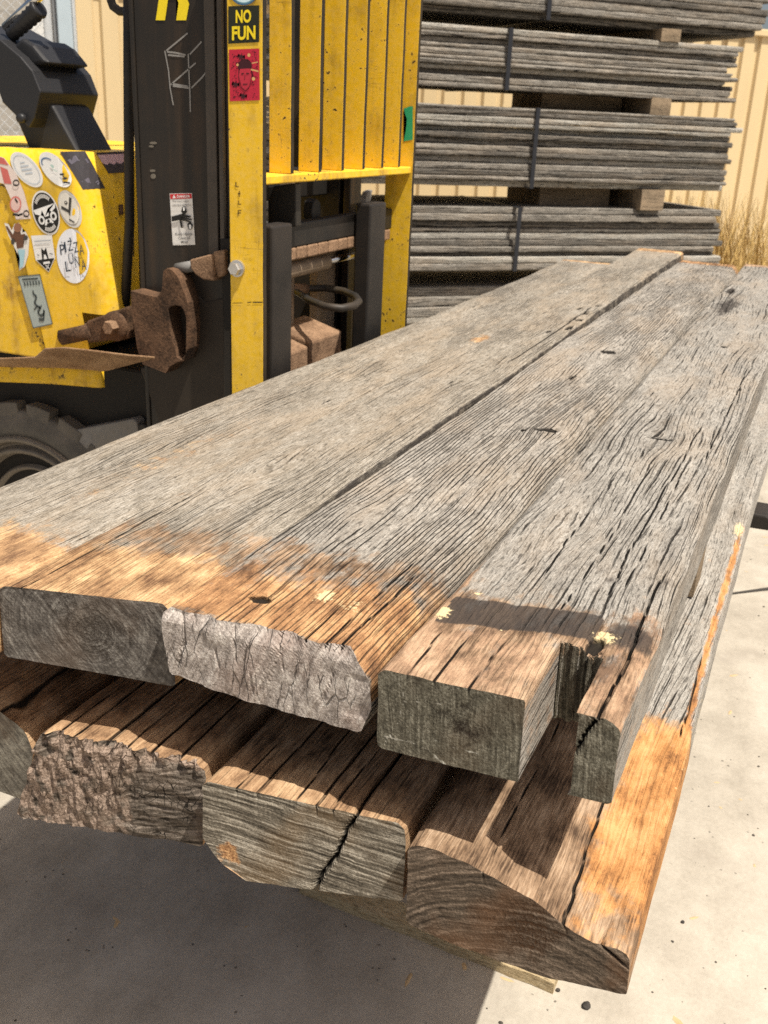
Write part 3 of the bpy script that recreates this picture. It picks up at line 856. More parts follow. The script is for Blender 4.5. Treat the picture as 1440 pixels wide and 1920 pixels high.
# load backrest: two side plates, bars, bottom and top rail
GZ0, GZT = 1.503, 2.18
for X, zb, lab in ((2.130, .70, None), (3.042, .70, None)):
    y_out = [1.322] * 2
    zs = np.linspace(zb, GZT, 26)
    pts = [(X, 1.232 + .0015 * (vnoise(z * 14, X, 0, 3) - .5), z) for z in zs] + [(X, 1.322, z) for z in zs[::-1]]
    o = fpart(MB().prism(pts, (.018, 0, 0)), 'side_plate', M_yel, .0015)
    worn_front(o)
BX = [2.273, 2.423, 2.556, 2.688, 2.816, 2.940]
for X in BX:
    zs = np.linspace(GZ0 + .011, GZT - .02, 24)
    pts = [(X, 1.238 + .002 * (vnoise(z * 11, X * 7, 0, 4) - .5), z) for z in zs] + [(X, 1.297, z) for z in zs[::-1]]
    worn_front(fpart(MB().prism(pts, (.017, 0, 0)), 'grille_bar', M_yel, .0015))
fpart(MB().box((2.145, 1.236, GZ0 - .010), (3.041, 1.318, GZ0 + .010)), 'grille_rail', M_yel_rust, .003)
fpart(MB().box((2.145, 1.236, GZT - .018), (3.041, 1.318, GZT + .004)), 'grille_rail', M_yel, .003)
bolt_c = atX(446, 503, 2.13)
bh = MB().lathe([(.0001, -.022), (.014, -.022), (.016, -.018), (.016, -.007)], bolt_c, 'X', 6)
bh.lathe([(.0001, -.007), (.020, -.007), (.020, .001)], bolt_c, 'X', 24)
for f in bh.bm.faces: f.smooth = False
fpart(bh, 'bolt', M_zinc, 0, fix=True)
# forks: shank and blade, heavy heel
for X0, X1, zt, tip in ((2.185, 2.288, 1.398, .075), (2.755, 2.868, 1.418, .015)):
    mb = MB()
    prof = [(1.238, zt), (1.288, zt), (1.288, .64), (1.27, .625), (1.2, .622), (tip + .01, .652), (tip, .672), (tip + .02, .694), (1.21, .694), (1.238, .72)]
    mb.prism([(X0, y, z) for y, z in prof], (X1 - X0, 0, 0))
    fpart(mb, 'fork', M_fork, .006, 2)
# carriage
fpart(MB().box((2.15, 1.292, 1.325), (3.04, 1.33, 1.386)), 'carriage_bar', M_dark, .004)
nb = MB()
xs = np.linspace(2.16, 3.03, 15)
for a, b in zip(xs, xs[1:]): nb.box((a + .004, 1.291, 1.292), (b - .001, 1.345, 1.324))
fpart(nb, 'notched_rail', M_rust_l, .004)
fpart(MB().tube([(2.2, 1.335, 1.257), (2.665, 1.335, 1.257)], .022, 20), 'side_shift_ram', M_beige_steel, 0)
fpart(MB().tube([(2.66, 1.335, 1.257), (2.95, 1.335, 1.257)], .010, 16), 'ram_rod', M_chrome, 0)
lo = MB().prism([(2.2, 1.30, 1.045), (2.2, 1.40, 1.075), (2.2, 1.40, .78), (2.2, 1.30, .78)], (.30, 0, 0))
fpart(lo, 'carriage_foot', M_rust_l, .006)
lo = MB().prism([(2.505, 1.296, 1.055), (2.505, 1.42, 1.09), (2.505, 1.42, .78), (2.505, 1.296, .78)], (.20, 0, 0))
fpart(lo, 'carriage_foot', M_rust_l, .006)
fpart(MB().box((2.30, 1.345, 1.2), (2.34, 1.40, 1.50)), 'carriage_upright', M_dark, .004)
fpart(MB().prism(pX([(502, 350), (554, 343), (555, 425), (502, 428)], 2.36), (.03, 0, 0)), 'carriage_plate', M_mast, .003)
fpart(MB().box((2.585, 1.40, .75), (2.60, 1.46, 1.5)), 'carriage_upright', M_beige_steel, .003)
lug = [atY(585, 400, 1.33), atY(588, 378, 1.33), atY(595, 372, 1.33), atY(602, 380, 1.33), atY(602, 408, 1.33), atY(586, 412, 1.33)]
fpart(MB().prism(lug, (0, .03, 0)), 'lifting_lug', M_dark, .004)
pl = [atZ(x, y, 1.165) for x, y in ((553, 543), (575, 541), (610, 540), (645, 546), (667, 556), (673, 565), (664, 573), (640, 578), (610, 575), (580, 563), (556, 548))]
fpart(MB().tube([tuple(p) for p in pl], .0105, 12), 'hydraulic_hose', M_hose, 0)
fpart(MB().tube([tuple(pl[0] + (pl[1] - pl[0]) * t) for t in (-.6, .2, 1.0)], [.017, .017, .014], 8), 'hose_fitting', M_rust_l, 0)
# mast uprights, cross members
for X0, sgn in ((2.20, 1), (2.955, -1)):
    x = lambda a, b: (min(X0 + sgn * a, X0 + sgn * b), max(X0 + sgn * a, X0 + sgn * b))
    mb = MB()
    for (a, b), (c, d) in (((0, .022), (1.387, 1.623)), ((-.004, .075), (1.364, 1.387)), ((-.004, .075), (1.623, 1.635))):
        u0, u1 = x(a, b); mb.box((u0, c, .28), (u1, d, 2.75))
    o = fpart(mb, 'mast_upright', M_mast, .003)
    if sgn > 0: mast_near = o
    mb = MB(); u0, u1 = x(.03, .075); mb.box((u0, 1.40, .3), (u1, 1.57, 2.7))
    fpart(mb, 'inner_channel', M_dark, .003)
mb = MB(); mb.box((2.182, 1.370, 1.30), (2.1955, 1.382, 2.7)); mb.box((2.188, 1.392, 1.30), (2.1985, 1.420, 2.7))
fpart(mb, 'mast_strip', M_beige_steel if False else plain_mat('worn_dark_steel', (.085, .072, .06), .5, .2, .4, 20), .002)
fpart(MB().box((2.33, 1.44, 1.425), (2.88, 1.50, 1.505)), 'cross_member', M_under, .004)
fpart(MB().prism([atY(683, 388, 1.41), atY(690, 360, 1.41), atY(699, 356, 1.41), atY(692, 392, 1.41)], (0, .02, 0)), 'bracket', M_greyp, .002)
fpart(MB().box((2.76, 1.405, .75), (2.878, 1.435, 1.27)), 'inner_upright', M_beige_steel, .004)
# hoses beside the mast
for pts, r in (([(241, -40), (241, 120), (242, 300), (243, 420), (232, 620)], .0130), ([(259, -40), (261, 100), (263, 300), (268, 440), (272, 600)], .0125)):
    fpart(MB().tube([tuple(atX(a, b, 2.27 + .02 * (r < .0128))) for a, b in pts], r, 14), 'mast_hose', M_hose, 0)
fpart(MB().tube([tuple(atX(250, y, 2.3)) for y in (100, 300, 420, 480)], .0025, 6), 'steel_wire', M_beige_steel, 0)
fpart(MB().tube([tuple(atX(a, b, 2.36)) for a, b in ((204, -30), (206, -5), (212, 12), (224, 21), (238, 22), (252, 18))], .011, 12), 'mast_hose', M_hose, 0)
# cast mast bracket with its slot
outer = [(245, 545), (270, 552), (295, 557), (303, 545), (305, 520), (306, 508), (313, 503), (323, 506), (331, 515), (337, 526), (345, 547), (352, 568), (354, 611), (352, 654), (344, 677), (333, 679), (319, 687), (311, 700), (267, 683), (257, 654), (247, 584)]
hole = [(315, 580), (321, 574), (329, 572), (338, 574), (344, 580), (349, 596), (349, 632), (348, 664), (340, 675), (331, 669), (325, 644), (319, 620), (317, 605)]
mb = MB()
bm = mb.bm
a = [bm.verts.new(tuple(atX(x, y, 2.145))) for x, y in outer]; h = [bm.verts.new(tuple(atX(x, y, 2.145))) for x, y in hole]
ed = [bm.edges.new((l[i], l[(i + 1) % len(l)])) for l in (a, h) for i in range(len(l))]
bmesh.ops.triangle_fill(bm, use_beauty=True, edges=ed)
ret = bmesh.ops.extrude_face_region(bm, geom=list(bm.faces))
bmesh.ops.translate(bm, verts=[g_ for g_ in ret['geom'] if isinstance(g_, bmesh.types.BMVert)], vec=(.055, 0, 0))
fpart(mb, 'mast_bracket', M_rust, .006, 3)
fpart(MB().prism(pX([(330, 522), (352, 535), (385, 566), (440, 552), (442, 780), (300, 800), (262, 690), (340, 680)], 2.197), (.03, 0, 0)), 'side_cover', M_under if False else plain_mat('greasy_brown_black', (.03, .022, .015), .6, 0, .4, 15), .004)
rb = MB().prism(pX([(355, 487), (397, 476), (403, 527), (381, 525), (366, 515), (357, 503)], 2.158), (.035, 0, 0))
rb.prism(pX([(399, 472), (421, 468), (422, 515), (408, 522), (402, 500)], 2.164), (.03, 0, 0))
fpart(rb, 'roller_bracket', M_rust_l, .004)
fpart(MB().tube([tuple(atX(332, 504, 2.185)), tuple(atX(368, 498, 2.185))], .014, 14), 'roller_pin', M_greyp, 0)
fpart(MB().prism(pX([(412, 448), (434, 446), (440, 620), (420, 620)], 2.178), (.03, 0, 0)), 'carriage_roller_plate', M_under, .003)
# tilt ram
ta, tb = atX(120, 632, 2.215), atX(250, 604, 2.215)
fpart(MB().tube([tuple(ta), tuple(ta + (tb - ta) * .45)], .026, 18), 'tilt_ram', M_rust, 0)
ey = ta + (tb - ta) * .82
fpart(MB().lathe([(.0001, -.03), (.036, -.03), (.040, -.024), (.040, .03)], ey, 'X', 28), 'ram_eye', M_rust, 0)
fpart(MB().prism([tuple(ta + (tb - ta) * .4 + np.array([-.02, 0, .03])), tuple(tb + np.array([-.02, 0, .045])), tuple(tb + np.array([-.02, 0, -.04])), tuple(ta + (tb - ta) * .4 + np.array([-.02, 0, -.03]))], (.05, 0, 0)), 'ram_clevis', M_rust, .006)
bb = MB().lathe([(.0001, -.055), (.017, -.055), (.019, -.05), (.019, -.028)], ey, 'X', 6)
for f in bb.bm.faces: f.smooth = False
fpart(bb, 'ram_bolt', M_rust_l, 0)

# cowl: curved sheet round the front corner, its lower edge further forward
CX, CYB, CR, CZT, CZB = 2.20, 1.875, .055, 1.535, .975


def cowl_pt(s, z, off=0.0):
    """s: metres along the outline from the seam (side -> corner -> front); off: proud of the sheet"""
    sh = (z - 1.534) * .207
    side = 2.078 - CYB
    if s <= side: x, y, nx_, ny_ = CX, 2.078 - s, -1, 0
    elif s <= side + CR * math.pi / 2:
        a_ = (s - side) / CR
        nx_, ny_ = -math.cos(a_), -math.sin(a_)
        x, y = CX + CR + CR * nx_, CYB + CR * ny_
    else:
        x, y, nx_, ny_ = CX + CR + (s - side - CR * math.pi / 2), CYB - CR, 0, -1
    return np.array([x + nx_ * off, y + sh + ny_ * off, z])


def cowl_hit(px, py, off=.0012):
    d = ray(px, py)
    best = None
    # side plane, else search along the outline
    p = atX(px, py, CX - off)
    if p[1] - (p[2] - 1.534) * .207 >= CYB: return p
    lo, hi = 2.078 - CYB, 2.078 - CYB + CR * math.pi / 2 + .5
    bestd, bs = 9, None
    for s_ in np.linspace(lo, hi, 400):
        q = cowl_pt(s_, 1.3, off)
        # height where the sight line comes closest above this outline point
        t_ = (q[0] - EYE[0]) / d[0]; z_ = EYE[2] + d[2] * t_
        q = cowl_pt(s_, z_, off); e_ = abs((EYE + d * t_)[1] - q[1])
        if e_ < bestd: bestd, bs = e_, q
    return bs


ss = list(np.linspace(0, 2.078 - CYB, 5)) + list(2.078 - CYB + CR * np.linspace(.08, 1, 10) * math.pi / 2) + [2.078 - CYB + CR * math.pi / 2 + x for x in (.2, .4, .62)]
zsr = np.linspace(CZB, CZT, 8)
side_l = 2.078 - CYB
def cowl_bot(s_):      # the sheet is cut away at the foot of the corner for the tilt ram
    return CZB if s_ < side_l - .045 else 1.125
ss = sorted(ss + [side_l - .05, side_l - .044, side_l - .02])
mb = MB(); grid = [[mb.bm.verts.new(tuple(cowl_pt(s_, cowl_bot(s_) + (CZT - cowl_bot(s_)) * f_))) for f_ in np.linspace(0, 1, 8)] for s_ in ss]
for a, b in zip(grid, grid[1:]):
    for k in range(len(zsr) - 1): mb.bm.faces.new((a[k], b[k], b[k + 1], a[k + 1])).smooth = True
top = [g_[-1] for g_ in grid]
bk = [mb.bm.verts.new((3.05, 2.12, CZT)), mb.bm.verts.new((CX, 2.12, CZT))]
mb.bm.faces.new(top + bk)
cowl = fpart(mb, 'cowl', M_yel_body, .0, fix=True)
# rear side panel behind the seam
mb = MB(); mb.prism([(CX + .006, 2.083 + (z - 1.534) * .207, z) for z in (CZB, CZT)] + [(CX + .006, 2.75, CZT), (CX + .006, 2.75, CZB)], (.9, 0, 0))
fpart(mb, 'rear_panel', M_yel_rust, .006)
mb = MB(); mb.tube([tuple(cowl_hit(227 + .2 * (y - 390) * .3, y, .006)) for y in (384, 390, 396, 402)], .006, 8)
fpart(mb, 'panel_catch', M_rust, 0)
# step / fender with a turned-down yellow lip
ZF = .985
edge = [atZ(x, y, ZF) for x, y in ((-160, 680), (0, 683), (100, 687), (186, 694))]
tipf = atX(291, 668, 2.125)
mb = MB()
pn_ = np.cross(edge[3] - edge[0], tipf - edge[0])
toppts = [tuple(p) for p in edge] + [tuple(atP(x, y, edge[0], pn_)) for x, y in ((204, 691), (291, 668), (240, 664), (178, 656), (122, 650), (84, 652), (66, 668), (-60, 673))]
mb.prism(toppts, (0, 0, -.006))
fpart(mb, 'fender_step', rust_mat('dusty_rust', (.20, .11, .055), (.42, .27, .15)), .002)
mb = MB(); rows = []
for p in [edge[0], edge[1], edge[1] * .5 + edge[2] * .5, edge[2], edge[2] * .5 + edge[3] * .5, edge[3], edge[3] + np.array([.012, -.012, 0])]:
    row = []
    for a_ in np.linspace(0, 1, 7):
        th = min(a_ * 2.2, 1) * math.pi / 2
        row.append(mb.bm.verts.new((p[0] - .020 * math.sin(th) + .012, p[1], ZF + .010 - .016 * (1 - math.cos(th)) - max(0, a_ - .45) * .075)))
    rows.append(row)
for a, b in zip(rows, rows[1:]):
    for k in range(6): mb.bm.faces.new((a[k], b[k], b[k + 1], a[k + 1])).smooth = True
o = fpart(mb, 'fender_lip', M_yel_rust, 0)
md = o.modifiers.new('thick', 'SOLIDIFY'); md.thickness = .005
# chassis
fpart(MB().box((2.32, 1.70, .25), (2.98, 3.3, .955)), 'chassis', M_under, .01)
fpart(MB().box((2.21, 2.4, .30), (3.0, 3.4, .96)), 'chassis', M_under, .01)
fpart(MB().prism(pX([(140, 806), (172, 800), (250, 785), (256, 792), (262, 820), (200, 870), (150, 880)], 2.282), (.05, 0, 0)), 'axle_housing', M_greyp, .004)
fpart(MB().prism(pX([(250, 800), (266, 794), (282, 806), (262, 830)], 2.285), (.05, 0, 0)), 'axle_cap', M_dark, .004)
fpart(MB().box((2.205, 1.37, .1), (2.95, 1.70, .60)), 'mast_foot', M_under, .01)
# counterweight, seat and guard behind, out of the picture but part of the truck
mb = MB(); mb.prism([(2.1, 3.2, .2), (2.1, 3.75, .35), (2.1, 3.8, 1.0), (2.1, 3.6, 1.25), (2.1, 3.2, 1.25)], (.95, 0, 0))
fpart(mb, 'counterweight', M_yel, .04, 3)
mb = MB(); mb.box((2.35, 2.75, 1.1), (2.8, 3.2, 1.22)); mb.prism([(2.35, 3.15, 1.2), (2.35, 3.25, 1.2), (2.35, 3.4, 1.75), (2.35, 3.3, 1.75)], (.45, 0, 0))
fpart(mb, 'seat', M_plastic, .03, 3)
# wheel
WC = np.array([2.275, 2.145, .411]); WR = .401
wheels = []
for k, (wx_, wy_, wr_) in enumerate(((2.275, 2.145, .401), (2.80, 2.145, .401), (2.30, 3.35, .30), (2.80, 3.35, .30))):
    sc = wr_ / .401
    wc = np.array([wx_, wy_, wr_ + .004])
    w = empty('wheel', (0, 0, 0)); w.parent = FL; w.matrix_parent_inverse = Matrix.Translation(-Vector((2.6, 2.0, 0)))
    P_ = lambda l: [(a_ * sc, b_) for a_, b_ in l]
    mb = MB().lathe(P_([(.300, .0), (.312, -.006), (.335, -.006), (.352, .0), (.362, .004), (.372, .006), (.378, .012), (.378, .215), (.362, .222), (.30, .222)]), wc, 'X', 72)
    for q in range(20):
        a0, a1 = 2 * math.pi * (q + .08) / 20, 2 * math.pi * (q + .80) / 20
        ang = np.linspace(a0, a1, 6)
        for xa, xb, dq in ((.004, .105, 0), (.118, .222, math.pi / 20)):
            pol = [(wc[0] + xa, wc[1] + wr_ * math.cos(t_ + dq), wc[2] + wr_ * math.sin(t_ + dq)) for t_ in ang] + [(wc[0] + xa, wc[1] + .355 * sc * math.cos(t_ + dq), wc[2] + .355 * sc * math.sin(t_ + dq)) for t_ in ang[::-1]]
            mb.prism(pol, (xb - xa, 0, 0))
    t_ = mb.build('tyre', M_rubber, w, .004 if k == 0 else 0, 2)
    mb = MB().lathe(P_([(.300, .0), (.296, -.012), (.285, -.014), (.278, -.004), (.274, .02), (.262, .022), (.258, .004), (.248, .0), (.240, .006), (.232, .05), (.20, .055), (.193, .03), (.185, .028), (.176, .05), (.13, .07), (.0001, .07)]), wc, 'X', 72)
    mb.build('rim', plain_mat('rim_steel', (.17, .145, .115), .4, .2, .3) if k == 0 else M_dark, w)

# dash console and steering column
XD = 2.235
prof = [(-60, 40), (0, 74), (38, 106), (60, 132), (76, 172), (64, 222), (54, 240), (34, 222), (4, 192), (-10, 150), (-60, 110)]
fpart(MB().prism(pX(prof, XD), (.235, 0.0, 0)), 'dash_console', M_plastic, .004, 3)
fpart(MB().prism(pX([(40, 70), (62, 84), (90, 118), (62, 124), (20, 90)], XD + .03), (.17, 0, 0)), 'dash_hood', M_plastic, .01, 3)
fpart(MB().prism(pX([(58, 290), (30, 225), (60, 200), (98, 196), (150, 292)], XD + .05), (.15, 0, 0)), 'steering_column', M_plastic, .008, 3)
fpart(MB().prism([tuple(p) for p in pX([(128, 292), (90, 200), (98, 196), (150, 292)], XD + .205)], (.03, 0, 0)), 'column_rib', M_plastic, .004)
fpart(MB().tube([tuple(atX(10, 52, XD + .05)), tuple(atX(60, 5, XD + .05)), tuple(atX(100, -30, XD + .05))], .012, 14), 'control_lever', M_chrome, 0)
bs_ = [tuple(atX(20 + 55 * t_, 66 - 52 * t_, XD + .055)) for t_ in np.linspace(0, 1, 15)]
fpart(MB().tube(bs_, [.016 + .004 * (i_ % 2) + .006 * i_ / 14 for i_ in range(15)], 14), 'rubber_boot', M_plastic, 0)
fpart(MB().tube([tuple(atX(66, 98, XD + .08)), tuple(atX(80, 92, XD + .08))], [.006, .011], 12), 'lever_knob', M_plastic, 0)
kb = atX(42, 222, XD - .001)
fpart(MB().lathe([(.0001, -.012), (.011, -.012), (.0125, -.004), (.0125, .003)], kb, 'X', 20), 'column_knob', M_plastic, 0)


# ------------------------------------------------------------------ stickers and lettering (all real sheets on the steel)
_txt = {}


def text_tris(body, bold=.0):
    key = (body, bold)
    if key in _txt: return _txt[key]
    cu = bpy.data.curves.new('lettering', 'FONT')
    cu.body = body; cu.offset = bold; cu.resolution_u = 3; cu.space_line = .95
    cu.align_x = 'CENTER'
    o = bpy.data.objects.new('lettering', cu)
    C.objects.link(o)
    dg = bpy.context.evaluated_depsgraph_get()
    me = bpy.data.meshes.new_from_object(o.evaluated_get(dg))
    V = np.array([v.co[:2] for v in me.vertices]); Fs = [list(p.vertices) for p in me.polygons]
    bpy.data.objects.remove(o); bpy.data.curves.remove(cu); bpy.data.meshes.remove(me)
    lo, hi = V.min(0), V.max(0)
    V = (V - lo) / (hi - lo)
    _txt[key] = (V, Fs)
    return _txt[key]


class Sticker:
    """quad: photo corners TL, TR, BR, BL read on the steel surface given by hit(px,py,off)"""
    def __init__(self, hit, quad, parent=None):
        self.hit, self.q = hit, [np.array(p, float) for p in quad]
        self.o = None; self.lev = 0; self.base = .0012

    def px(self, u, v):
        tl, tr, br, bl = self.q
        return (tl * (1 - u) + tr * u) * v + (bl * (1 - u) + br * u) * (1 - v)

    def put(self, polys, col, name='print', rough=.5, tri=None, k=None):
        """polys: list of (u,v) outlines; makes one sheet in one colour"""
        bm = bmesh.new()
        off = .0012 + .0005 * self.lev
        for p in polys:
            vs = [bm.verts.new(tuple(self.hit(*self.px(u, v), off))) for u, v in p]
            if len(vs) > 2:
                try: bm.faces.new(vs)
                except ValueError: pass
        if tri:
            V, Fs = tri
            vs = [bm.verts.new(tuple(self.hit(*self.px(u, v), off))) for u, v in V]
            for f in Fs:
                try: bm.faces.new([vs[i] for i in f])
                except ValueError: pass
        big = [f for f in bm.faces if len(f.verts) > 4]
        if big: bmesh.ops.triangulate(bm, faces=big)
        me = bpy.data.meshes.new(name); bm.to_mesh(me); bm.free()
        o = link(name, me, solid(col, rough))
        if self.o is None:
            self.o = o; o.parent = FL; o.matrix_parent_inverse = Matrix.Translation(-Vector((2.6, 2.0, 0)))
        else:
            o.parent = self.o
        self.lev += 1
        return o

    def text(self, body, col, u0, v0, u1, v1, bold=.02, skew=0, name='lettering'):
        V, Fs = text_tris(body, bold)
        W_ = np.empty_like(V); W_[:, 0] = u0 + V[:, 0] * (u1 - u0) + skew * V[:, 1]; W_[:, 1] = v0 + V[:, 1] * (v1 - v0)
        return self.put([], col, name, tri=(W_, Fs))


def rect(u0, v0, u1, v1): return [(u0, v0), (u1, v0), (u1, v1), (u0, v1)]
def oval(cu, cv, ru, rv, n=36): return [(cu + ru * math.cos(2 * math.pi * i / n), cv + rv * math.sin(2 * math.pi * i / n)) for i in range(n)]
def stroke(a, b, w):
    a, b = np.array(a, float), np.array(b, float); d = b - a; n = np.array([-d[1], d[0]]) / (np.linalg.norm(d) + 1e-9) * w / 2
    return [tuple(a + n), tuple(b + n), tuple(b - n), tuple(a - n)]
def ringq(cu, cv, ru, rv, w, n=36, a0=0., a1=1.):
    out = []
    for i in range(n):
        t0, t1 = [2 * math.pi * (a0 + (a1 - a0) * x / n) for x in (i, i + 1)]
        out.append([(cu + ru * math.cos(t0), cv + rv * math.sin(t0)), (cu + ru * math.cos(t1), cv + rv * math.sin(t1)),
                    (cu + (ru - w) * math.cos(t1), cv + (rv - w) * math.sin(t1)), (cu + (ru - w) * math.cos(t0), cv + (rv - w) * math.sin(t0))])
    return out
def obox(c, a, b):
    """bounding parallelogram of an oval given by its centre and two half axes in photo pixels (a downwards, b sideways)"""
    c, a, b = map(lambda t: np.array(t, float), (c, a, b))
    return [c - a - b, c - a + b, c + a + b, c + a - b]


def onplate(px, py, off): return atX(px, py, 2.130 - off)
def onmast(px, py, off): return atX(px, py, 2.200 - off)
def onfar(px, py, off): return atX(px, py, 3.042 - off)


WHT, BLK, YLW = (.82, .82, .80), (.015, .014, .012), (.85, .66, .02)
s = Sticker(onplate, [(428, 12), (486, 10), (486, 79), (428, 82)]); s.put([rect(0, 0, 1, 1)], (.02, .022, .012), 'sticker')
s.text('NO', YLW, .24, .54, .74, .90, .035); s.text('FUN', YLW, .12, .08, .88, .46, .035)
s = Sticker(onplate, [(429, 93), (486, 91), (487, 188), (431, 190)]); s.put([rect(0, 0, 1, 1)], (.50, .022, .05), 'sticker')
star = lambda cu, cv, r: [(cu + (r if i % 2 else r * .4) * math.cos(math.pi * i / 7), cv + .6 * (r if i % 2 else r * .4) * math.sin(math.pi * i / 7)) for i in range(14)]
rs_ = random.Random(4)
s.put([star(.40, .85, .14), star(.20, .32, .14), star(.45, .09, .14), oval(.52, .68, .23, .13)] + [stroke((.36, .55), (.44, .52), .03), stroke((.58, .53), (.68, .56), .03), stroke((.42, .30), (.62, .30), .035), stroke((.33, .62), (.31, .45), .03), stroke((.74, .62), (.76, .45), .03), stroke((.50, .5), (.49, .40), .02)] +
      [rect(x_, y_, x_ + rs_.uniform(.015, .05), y_ + rs_.uniform(.008, .02)) for x_, y_ in [(rs_.choice([rs_.uniform(.06, .3), rs_.uniform(.74, .93)]), rs_.uniform(.05, .95)) for _ in range(90)]], (.05, .01, .015))
s.put([[(.36, .62), (.70, .62), (.74, .48), (.66, .27), (.52, .19), (.38, .27), (.31, .48)]], (.48, .03, .055))
s.put([stroke((.40, .52), (.48, .53), .025), stroke((.56, .53), (.65, .52), .025), stroke((.44, .32), (.60, .32), .02), stroke((.52, .50), (.50, .40), .015), stroke((.31, .45), (.40, .26), .015), stroke((.40, .26), (.52, .19), .015), stroke((.52, .19), (.66, .27), .015), stroke((.66, .27), (.74, .46), .015)], (.06, .01, .015))
s.put([oval(.66, .88, .05, .035), oval(.28, .70, .04, .025), oval(.80, .42, .055, .035), stroke((.72, .60), (.97, .56), .03), stroke((.75, .72), (.95, .74), .02)], (.66, .40, .16))
s = Sticker(onplate, obox((457, -17), (0, 27), (27, 0))); s.put([oval(.5, .5, .5, .5)], (.22, .50, .66), 'sticker'); s.put(ringq(.5, .5, .5, .5, .05), (.06, .12, .2)); s.put(ringq(.5, .5, .4, .4, .12, 40), (.6, .78, .84)); s.put([oval(.5, .5, .22, .22)], (.16, .36, .5))
# faint hand-lettered marks and scratches on the near plate
s = Sticker(onplate, [(436, 340), (456, 340), (458, 412), (438, 412)])
s.put([stroke((.3, .98), (.3, .86), .12), stroke((.3, .86), (.55, .86), .03), stroke((.45, .68), (.7, .68), .03), stroke((.6, .75), (.6, .60), .1), stroke((.5, .5), (.5, .40), .1), stroke((.5, .4), (.75, .40), .03), stroke((.45, .12), (.45, .24), .1), stroke((.45, .24), (.75, .24), .03), stroke((.45, .18), (.7, .18), .03)], (.22, .14, .02), 'stamped_marks')
s = Sticker(onplate, [(432, 560), (495, 557), (495, 575), (433, 577)]); s.put([stroke((.05, .5), (.35, .48), .06), stroke((.5, .5), (.62, .52), .1), stroke((.66, .5), (.96, .46), .12)], (.06, .04, .015), 'scratch')
# mast: big yellow letter, danger label, chalk drawing
s = Sticker(onmast, [(294, -52), (356, -52), (354, 38), (292, 38)])
out_ = [(0, 0), (.20, 0), (.245, .30), (.22, .30), (.25, .45), (.62, .45), (.52, 0), (.92, 0), (1, .32), (.95, .50), (.85, .54), (1.0, .62), (1.05, .85), (.95, 1), (.18, 1)]
s.put([[(0, 0), (.28, 0), (.46, 1), (.18, 1)], [(.36, .44), (.60, .44), (.86, .57), (.36, .57)], [(.62, 0), (.92, 0), (1.0, .34), (.86, .57), (.60, .50), (.68, .36)], [(.36, .57), (.86, .57), (1.02, .72), (.96, 1), (.40, 1), (.40, .84), (.74, .84), (.72, .70), (.36, .68)]], YLW, 'letter')
s = Sticker(onmast, [(318, 363), (360, 362), (366, 459), (324, 460)]); s.put([rect(0, 0, 1, 1)], (.74, .72, .68), 'warning_label')
s.put([rect(.02, .895, .98, .99)], (.55, .03, .035)); s.text('DANGER', WHT, .32, .915, .90, .965, .02)
s.put([[(.12, .91), (.26, .91), (.19, .98)]], WHT)
s.text('MOVING MAST', (.1, .1, .1), .16, .825, .84, .855, .0); s.text('CRUSH POINTS', (.1, .1, .1), .08, .75, .92, .785, .0)
s.put([[(.02, .56), (.28, .58), (.42, .60), (.44, .50), (.30, .48), (.02, .46)], [(.42, .60), (.86, .56), (.88, .53), (.44, .53)], [(.44, .55), (.92, .50), (.92, .475), (.44, .505)], [(.44, .52), (.86, .455), (.84, .43), (.42, .485)], [(.35, .5), (.44, .5), (.50, .34), (.42, .33)], [(.46, .60), (.70, .67), (.72, .65), (.54, .57)]], BLK)
s.put([[(.52, .74), (.66, .74), (.66, .64), (.71, .64), (.60, .57), (.47, .64), (.52, .64)], [(.74, .30), (.90, .30), (.90, .40), (.94, .40), (.82, .46), (.70, .40), (.74, .40)]], BLK)
s.put([rect(.555, .665, .63, .73), rect(.775, .31, .87, .39)], WHT)
s.text('Keep Hands\nClear of\nMast', (.08, .08, .08), .14, .03, .90, .24, .01)
s = Sticker(onmast, [(300, 60), (400, 60), (400, 210), (300, 210)])
P2 = lambda x, y: ((x - 300) / 100, 1 - (y - 60) / 150)
def chalk(*pts): return [stroke(P2(*a), P2(*b), .022) for a, b in zip(pts, pts[1:])]
s.put(chalk((309, 95), (316, 132), (319, 165), (325, 197)) + chalk((353, 101), (354, 130), (356, 170), (357, 210)) + chalk((312, 95), (352, 62)) + chalk((313, 97), (330, 99), (348, 103)) + chalk((315, 103), (346, 106)) + chalk((356, 102), (378, 78)) + chalk((320, 159), (353, 130), (367, 118)) + chalk((322, 157), (352, 162)) + chalk((324, 161), (354, 165)) + chalk((359, 165), (378, 146), (391, 130)), (.26, .25, .235), 'chalk_drawing')
s = Sticker(onmast, [(275, 260), (300, 260), (300, 340), (275, 340)])
s.put([oval(.5, .9, .28, .03), oval(.35, .82, .2, .025), oval(.45, .25, .22, .03), oval(.5, .12, .2, .06)], (.17, .15, .12), 'scuff')
# green tape on the far plate
s = Sticker(onfar, [(757, 202), (774, 198), (774, 264), (757, 265)]); s.put([[(0, 0), (1, .03), (1, .98), (.62, 1), (0, .97), (.15, .8), (.35, .66), (.1, .5), (.25, .35)]], (.03, .36, .17), 'tape')
